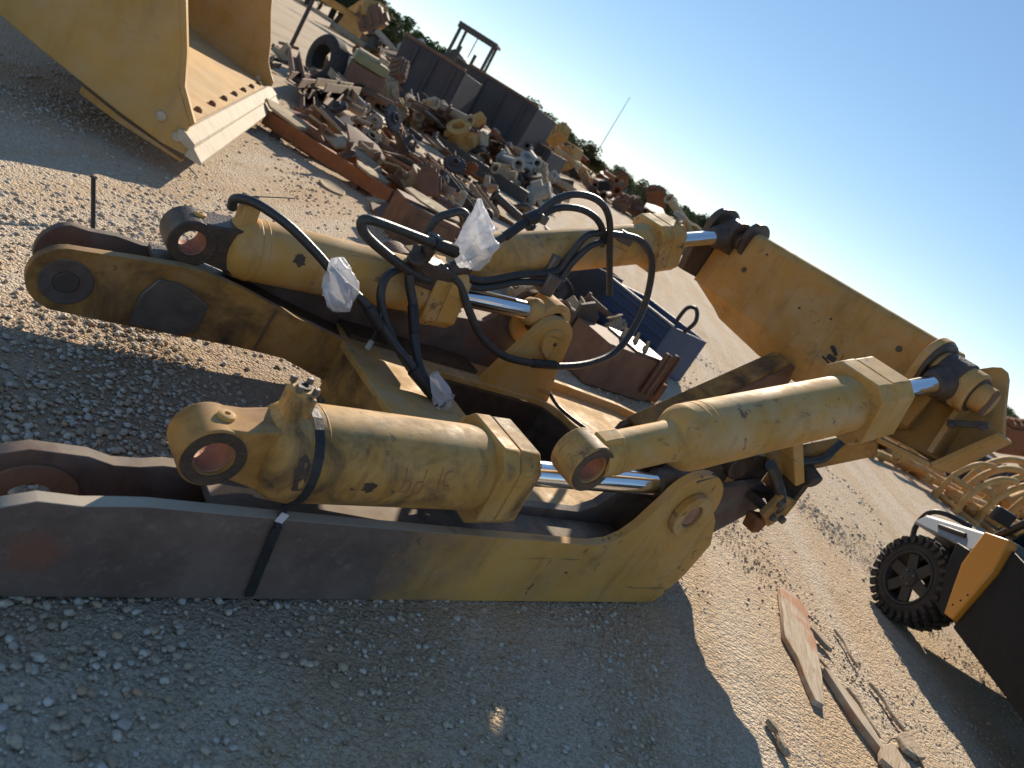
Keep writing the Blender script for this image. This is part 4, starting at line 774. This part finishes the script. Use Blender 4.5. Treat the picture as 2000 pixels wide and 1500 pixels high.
# ---- bins and the rusty box behind the linkage
def bin_(corner, rz, w, dp, h, mat, label, ribs=5, flap=True):
    root = empty('steel_bin', corner, rz, label, 'bin')   # x along the near face, y to the rear
    f = MB().box((w/2, .012, h/2), (w, .024, h)).build('front_panel', mat, root, .004)
    for k in range(ribs): MB().box((w/2, -.010, h*(k+.6)/ribs), (w*.97, .024, h*.45/ribs)).build('rib', mat, f, .006)
    MB().box((.012, dp/2, h/2), (.024, dp-.05, h)).build('side_panel', mat, root, .004); MB().box((w-.012, dp/2, h/2), (.024, dp-.05, h)).build('side_panel', mat, root, .004)
    MB().box((w/2, dp-.012, h/2), (w, .024, h)).build('rear_panel', mat, root, .004); MB().box((w/2, dp/2, .03), (w-.06, dp-.06, .03)).build('floor', mat, root, 0)
    MB().box((w/2, .0, h+.012), (w+.03, .05, .025)).build('rim', 'white_metal', root, .004)
    if flap: MB().tube([(w*.86, dp*.30, h), (w*.88, dp*.30, h+.24), (w*.98, dp*.30, h+.30), (w*1.06, dp*.30, h+.18), (w*1.02, dp*.30, h)], .025, 8, 5).build('handle', 'black', root, 0)
bin_((.38, 9.92, 0), R(-46), 1.22, .75, .60, 'blue', 'blue ribbed steel bin with black handle at the lane edge')
pk_ = MB().box((0, 0, .02), (.7, .12, .04)).build('plank', 'wood', None, .004); pk_.location = (1.15, 9.95, .42); pk_.rotation_euler = (0, R(12), R(-40)); tag(pk_, 'pale plank end lying inside the blue bin', 'plank')
wd = MB().box((0, 0, .2), (.9, .5, .34)).build('scrap_timber', 'wood', None, .02); wd.location = (1.1, 9.9, .045); wd.rotation_euler = (0, 0, R(-46)); tag(wd, 'timber offcuts filling the blue bin', 'timber')
bin_((-.75, 10.75, 0), R(-50), 1.1, .75, .62, 'container', 'dark grey steel bin left of the blue bin', 3, False)
heap(8, -.6, .3, 10.3, 11.0, .62, ['cream', 'sand', 'sand'], ['plate', 'brkt', 'cast'], 'heaped in the dark grey bin', 'scrap in the dark grey bin', 71, (.25, .4))
def rustbox():
    root = empty('rusty_carrier', (.70, 7.30, 0), R(46), 'low rusty steel carrier with upright channels in front of the blue bin', 'machine part')
    MB().box((0, 0, .22), (.95, .50, .44)).build('body', 'rust_brown', root, .012)
    MB().box((.2, 0, .452), (.5, .46, .022)).build('top_plate', 'steel_worn', root, .004)
    for x, y in ((.30, -.28), (.52, -.22)): MB().box((x, y, .33), (.04, .03, .46)).box((x+.03, y, .33), (.012, .09, .46)).build('channel', 'rust_brown', root, .004)
    MB().box((.58, .02, .12), (.3, .45, .22)).build('foot', 'rust', root, .01)
    for x, y in ((.0, .05), (.2, .05), (.18, -.12)):
        MB().lathe((x, y, .46), (0, .2, 1), [(0, .03), (.05, .028), (.05, .016), (.10, .016)], 8).build('stud', 'cream', root, 0)
    MB().prism([(-.5, 0), (-.2, 0), (-.2, .5), (-.35, .62), (-.5, .55)], .26, .30).build('end_plate', 'dark', root, .006)
rustbox()
heap(10, .75, 1.7, 7.5, 8.6, .12, ['sand', 'rust_brown', 'dark', 'white_metal'], ['plate', 'brkt', 'pipe'], 'beside the low rusty carrier', 'scraps beside the low rusty carrier', 72, (.16, .32))

# ---- yellow pipe frames at the right
def hoop(x, y, rz, label, sc=1.0):
    root = empty('pipe_frame', (x, y, 0), rz, label, 'pipe frame')
    for k in (0, .5):
        MB().tube([(k*sc, 0, .0), (k*sc, -.02, .35*sc), (k*sc, .10*sc, .7*sc), (k*sc+.03, .38*sc, .98*sc), (k*sc+.06, .72*sc, 1.10*sc), (k*sc+.06, .95*sc, 1.10*sc)], .06*sc, 10, 6).build('hoop', 'yellow_dusty', root, 0)
    MB().cyl((0, .0, .55*sc), (.5*sc, .0, .55*sc), .05*sc).build('tie_bar', 'yellow_dusty', root, 0); MB().cyl((0, .1, .08), (.5*sc, .1, .08), .05*sc).build('tie_bar', 'yellow_dusty', root, 0)
    MB().bar((-.25, .35, .035), (.8*sc, .35, .035), .12, .07).build('foot_rail', 'yellow_dusty', root, .01)
hoop(7.2, 13.3, R(-55), 'upright yellow pipe frame between the beam and the vehicle hood', .85); hoop(9.2, 14.6, R(-66), 'tall curved yellow pipe frame nearest the right edge', 1.2); hoop(7.75, 13.7, R(-60), 'curved yellow pipe frame right behind the utility vehicle'); hoop(8.5, 15.2, R(-62), 'second curved yellow pipe frame, farther right', 1.1); hoop(6.75, 14.6, R(-50), 'low curved yellow pipe frame under the beam corner', .7)
rr = random.Random(9)
for i in range(20):
    o = MB().cyl((0, -1.3, 0), (0, 1.3, 0), .05 + .02*(i % 3), 12).box((0, -1.2, -.02), (.16, .05, .16)).build('yellow_pipe', 'yellow_dusty', None, .004)
    put(o, 6.0 + i*.22 + rr.uniform(-.1, .1), 14.9 + rr.uniform(-.9, 1.0), .12*(i % 2), (rr.uniform(-.05, .05), 0, R(-58) + rr.uniform(-.2, .2))); tag(o, 'dusty yellow pipe in the pipe stack behind the utility vehicle', 'pipe', 'yellow pipe stack')
heap(14, 7, 11, 15.6, 18.5, .4, ['dark', 'container', 'sand', 'yellow_dusty', 'white_metal'], ['block', 'cast', 'channel', 'pipe'], 'among the yellow pipes', 'engine parts among the yellow pipes', 73, (.4, .8))
for i, (x, y, mt, lb) in enumerate(((6.9, 16.8, 'red', 'dark red crate under the near end of the beam'), (10.2, 18.5, 'container', 'dark crate beyond the second pipe frame'), (12.2, 19.5, 'container', 'dark crate at the far right edge'))):
    root = empty('steel_crate', (x, y, 0), R(30), lb, 'crate'); MB().box((0, 0, .4), (1.3, .9, .8)).build('shell', mt, root, .02)
    for k in (-1, 1): MB().box((k*.5, -.46, .4), (.08, .04, .8)).build('strap', 'dark', root, .006)
    MB().box((0, 0, .82), (1.36, .96, .05)).build('lid', mt, root, .01)

# ---- antenna mast
mast = MB().cyl((0, 0, 0), (0, 0, 13.5), .09, 8, .04).cyl((-.3, 0, .2), (.3, 0, .2), .08, 8).build('antenna_mast', 'dark', None, 0); mast.location = (-8.2, 130, 0); tag(mast, 'thin dark antenna mast rising over the far trees', 'mast')

# ---------------------------------------------------------------- trees along the horizon
def tree_mesh(seed, h, w):
    rng = random.Random(seed); vs = []; fs = []
    clumps = [(rng.gauss(0, .32)*w, rng.gauss(0, .32)*w, h*(.35 + .6*rng.random()), rng.uniform(.14, .30)*w) for _ in range(26)]
    for i in range(3200):
        c = rng.choice(clumps); v = Vector((rng.gauss(0, 1), rng.gauss(0, 1), rng.gauss(0, 1))).normalized()*c[3]*rng.random()**.4
        p = Vector(c[:3]) + v; s = rng.uniform(.09, .2)*w/3; a = Vector((rng.gauss(0, 1), rng.gauss(0, 1), rng.gauss(0, 1))).normalized(); b = a.orthogonal().normalized(); n0 = len(vs)
        vs += [p - a*s, p + b*s*.6, p + a*s, p - b*s*.6]; fs.append((n0, n0+1, n0+2, n0+3))
    crown = MB().add(vs, fs); tr = MB().tube([(0, 0, 0), (.05*w, 0, h*.3), (0, .05*w, h*.6), (.03*w, 0, h*.85)], [.07*w, .05*w, .035*w, .015*w], 8, 4)
    for k in range(6): c = clumps[k]; tr.tube([(0, 0, h*.35), (c[0]*.5, c[1]*.5, c[2]*.75), c[:3]], [.03*w, .012*w], 6, 3)
    return crown, tr
protos = []
for i in range(5):
    h = 5.0; cr, tr = tree_mesh(100+i, h, 3.4)
    root = empty('tree', (0, 0, 0)); c = cr.build('crown', 'leaf' if i % 2 == 0 else 'leaf_dry', root, 0, None, 0); t = tr.build('trunk', 'bark', root, 0); protos.append(root)
rr = random.Random(77); tcount = 0
tl = []
for i in range(110):
    az = -32 + 74*i/109 + rr.uniform(-.4, .4); far = 105 + 50*math.sin(i*.7)**2 + rr.uniform(-8, 25); 
    if az < -16: far = rr.uniform(85, 120)
    tl.append((math.sin(R(az))*far, math.cos(R(az))*far, rr.uniform(.75, 1.3)*(1.15 if az < -16 else 1.0)))
for i, (x, y, s) in enumerate(tl):
    t = protos[i] if i < 5 else copy_tree(protos[rr.randrange(5)])
    t.location = (x, y, -.05); t.rotation_euler.z = rr.uniform(0, 6.3); t.scale = (s*1.15, s*1.15, s*.72)
    lab = 'leafy green tree in the far line behind the forklift and dump bodies' if x < -.22*y else 'leafy green tree in the far line above the lane and scrap row' if x < .3*y else 'leafy green tree in the far line beyond the pipe frames'
    tag(t, lab, 'tree', lab.replace('leafy green tree', 'trees'))

# ---------------------------------------------------------------- small things on the ground
def board(pts, t, x, y, rz, mat, nm, label, cat, tilt=0):
    o = MB().prism(pts, 0, t, 'sl').build(nm, mat, None, .004); put(o, x, y, 0, (0, tilt, rz)); o.location.z += .006; tag(o, label, cat); return o
board([(-.62, -.07), (-.30, -.10), (.05, -.11), (.50, -.085), (.58, -.07), (.62, .0), (.60, .08), (.56, .10), (.20, .105), (-.10, .12), (-.28, .05), (-.46, .02), (-.63, -.015)], .035, 2.21, 4.18, R(82), 'wood_stain', 'broken_board', 'broken weathered board with reddish stains lying in the sun', 'board', 0)
board([(-.30, -.035), (.05, -.05), (.28, -.02), (.32, .02), (.05, .04), (-.28, .02)], .045, 2.43, 3.70, R(-72), 'wood_stain', 'split_stick', 'thick pale split stick with rusty end beside the stump pieces', 'stick')
for a, b_, r, lb in (((2.60, 4.67), (2.66, 4.32), .010, 'thin dark twig right of the broken board'), ((2.70, 4.19), (2.80, 3.86), .013, 'long thin twig leading to the stump pieces'), ((2.33, 4.10), (2.40, 3.92), .009, 'short pale twig below the broken board'), ((1.78, 3.12), (1.85, 2.95), .018, 'short greenish stick at the shadow edge'), ((2.47, 3.95), (2.56, 3.62), .012, 'dark twig beside the thick split stick')):
    L = Vector((b_[0]-a[0], b_[1]-a[1], 0)); m_ = Vector((a[0], a[1], r+.004)); o = MB().tube([(0, 0, 0), tuple(L*.35 + Vector((.012, 0, .004))), tuple(L*.7 + Vector((-.008, 0, .002))), tuple(L)], [r, r*.9, r*1.05, r*.6], 8, 4).build('twig', 'wood', None, 0); o.location = m_; tag(o, lb, 'twig')
def slab(pts, t, x, y, z, rot, label):
    o = MB().prism(pts, 0, t, 'sl').build('wood_chunk', 'wood', None, .008); put(o, x, y, z, rot); o.location.z += .006; tag(o, label, 'wood chunk')
slab([(-.16, -.02), (-.06, -.075), (.10, -.085), (.17, -.03), (.19, .03), (.08, .07), (-.08, .055)], .03, 2.72, 3.66, 0, (.10, .16, R(48)), 'grey leaf-shaped wood chunk uppermost of the three by the split stick')
slab([(-.17, -.06), (.02, -.085), (.15, -.04), (.17, .03), (.02, .08), (-.15, .06)], .035, 2.56, 3.44, 0, (-.06, .08, R(62)), 'grey wood chunk lowest of the three by the split stick')
slab([(-.05, -.06), (.20, -.075), (.42, -.05), (.44, .03), (.18, .055), (-.04, .05)], .03, 2.70, 3.50, 0, (.05, -.04, R(-20)), 'long pale wood chunk cut by the bottom edge of the photograph')
slab([(-.09, -.02), (.05, -.03), (.09, .0), (.03, .025), (-.07, .02)], .03, 2.40, 4.36, 0, (0, .1, R(-40)), 'small pale wood chip beside the broken board')
wr = MB().tube([(0, 0, 0), (.04, .05, .03), (.10, .04, .045), (.15, -.03, .04), (.18, -.12, .01)], .004, 6, 5).build('rusty_wire', 'rust_brown', None, 0); wr.location = (2.58, 3.58, .02); tag(wr, 'thin rusty wire curling over the wood pieces', 'wire')
sheet = [(3.0, 4.15), (3.75, 4.2), (4.2, 4.9), (3.26, 4.75)]
so = MB().prism([tuple((AX*a + BX*b)[:2]) for a, b in sheet], .012, .03, 'sl').build('plywood_sheet', 'wood_ply', None, .003); tag(so, 'tan sheet of plywood in the sun just behind the far arm', 'plywood sheet')
lid = MB().lathe((0, 0, 0), (0, 0, 1), [(0, .15), (.012, .155), (.02, .14), (.012, .12), (.01, .02)], 24).build('tin_lid', 'cream', None, 0); put(lid, -2.80, 8.25, 0, (.12, .05, 0)); tag(lid, 'round pale tin lid on the gravel before the skid', 'lid')
stake = MB().cyl((0, 0, 0), (-.11, .0, .27), .012, 10).box((-.11, .0, .27), (.026, .026, .012)).build('steel_stake', 'black', None, 0); stake.location = (-2.37, 3.86, -.02); tag(stake, 'thin black stake standing in the gravel behind the far arm', 'stake')
yb = MB().lathe((0, 0, 0), (0, 1, 0), [(0, .10), (.05, .11), (.10, .10), (.10, .05), (0, .05)], 24, True).build('yellow_bushing', 'yellow_dusty', None, .004); put(yb, -1.56, 2.12, 0, (R(80), 0, .5)); tag(yb, 'small yellow bushing cut by the left edge of the photograph', 'bushing')

# ---------------------------------------------------------------- loose gravel
def gravel(name, n, region, sizes, label, seed, sub=1, dens=None):
    rng = np.random.RandomState(seed); bmx = bmesh.new(); bmesh.ops.create_icosphere(bmx, subdivisions=sub, radius=1)
    bv = np.array([v.co[:] for v in bmx.verts]); bf = np.array([[v.index for v in f.verts] for f in bmx.faces]); bmx.free()
    x = rng.uniform(region[0], region[1], n*2); y = rng.uniform(region[2], region[3], n*2)
    keep = np.ones(n*2, bool)
    if dens is not None: keep = rng.rand(n*2) < dens(x, y)
    x = x[keep][:n]; y = y[keep][:n]; n = len(x)
    r = sizes[0] * (sizes[1]/sizes[0])**(rng.rand(n)**2.0)
    sc3 = np.stack([r*rng.uniform(.8, 1.35, n), r*rng.uniform(.7, 1.1, n), r*rng.uniform(.45, .8, n)], 1); th = rng.uniform(0, 6.28, n)
    V = bv[None]*sc3[:, None]; V = V*(1 + rng.uniform(-.22, .22, (n, len(bv), 1)))
    c, s = np.cos(th)[:, None], np.sin(th)[:, None]; X = V[..., 0]*c - V[..., 1]*s + x[:, None]; Y = V[..., 0]*s + V[..., 1]*c + y[:, None]; Z = V[..., 2] + (r*.22)[:, None] - .006
    vs = np.stack([X, Y, Z], -1).reshape(-1, 3); fs = (bf[None] + (np.arange(n)*len(bv))[:, None, None]).reshape(-1, 3)
    me = bpy.data.meshes.new(name); me.vertices.add(len(vs)); me.vertices.foreach_set('co', vs.ravel().astype(np.float32)); me.loops.add(fs.size); me.loops.foreach_set('vertex_index', fs.ravel().astype(np.int32))
    me.polygons.add(len(fs)); me.polygons.foreach_set('loop_start', np.arange(0, fs.size, 3, dtype=np.int32)); me.polygons.foreach_set('use_smooth', np.ones(len(fs), bool)); me.update(calc_edges=True); me.validate()
    me.materials.append(M['stone']); o = bpy.data.objects.new(name, me); scene.collection.objects.link(o); tag(o, label, 'gravel', None, 'stuff')
def patchy(x, y): return np.clip(.30 + .55*np.sin(x*2.1+.5)*np.sin(y*1.7+1.2) + .35*np.sin(x*5.3+y*3.1), .05, 1)
def nearleft(x, y): return np.clip(1.15 - .62*(x+.9) - .15*(y-1.2), .10, 1)*np.clip(patchy(x, y)+.35, 0, 1)
gravel('gravel', 17000, (-1.9, 2.2, .55, 3.2), (.0026, .0145), 'pale pebbles scattered thickly in the shaded foreground', 1, 2, nearleft)
gravel('gravel', 22000, (-4.2, 1.2, 1.9, 6.0), (.0028, .017), 'tan pebbles between and behind the arms', 2, 1, lambda x, y: np.clip(patchy(x, y)+.25, 0, 1)*np.where((-.713*x+.701*y > 1.95) & (-.713*x+.701*y < 3.25) & (.701*x+.713*y > .55), .38, 1.0))
gravel('gravel', 20000, (.6, 5.2, 2.3, 7.5), (.0028, .012), 'fine sunlit gravel round the broken board', 3, 1, patchy)
gravel('gravel', 9000, (-5.5, 4.5, 5.5, 13), (.006, .022), 'coarse gravel strewn across the middle of the yard', 4, 1, patchy)
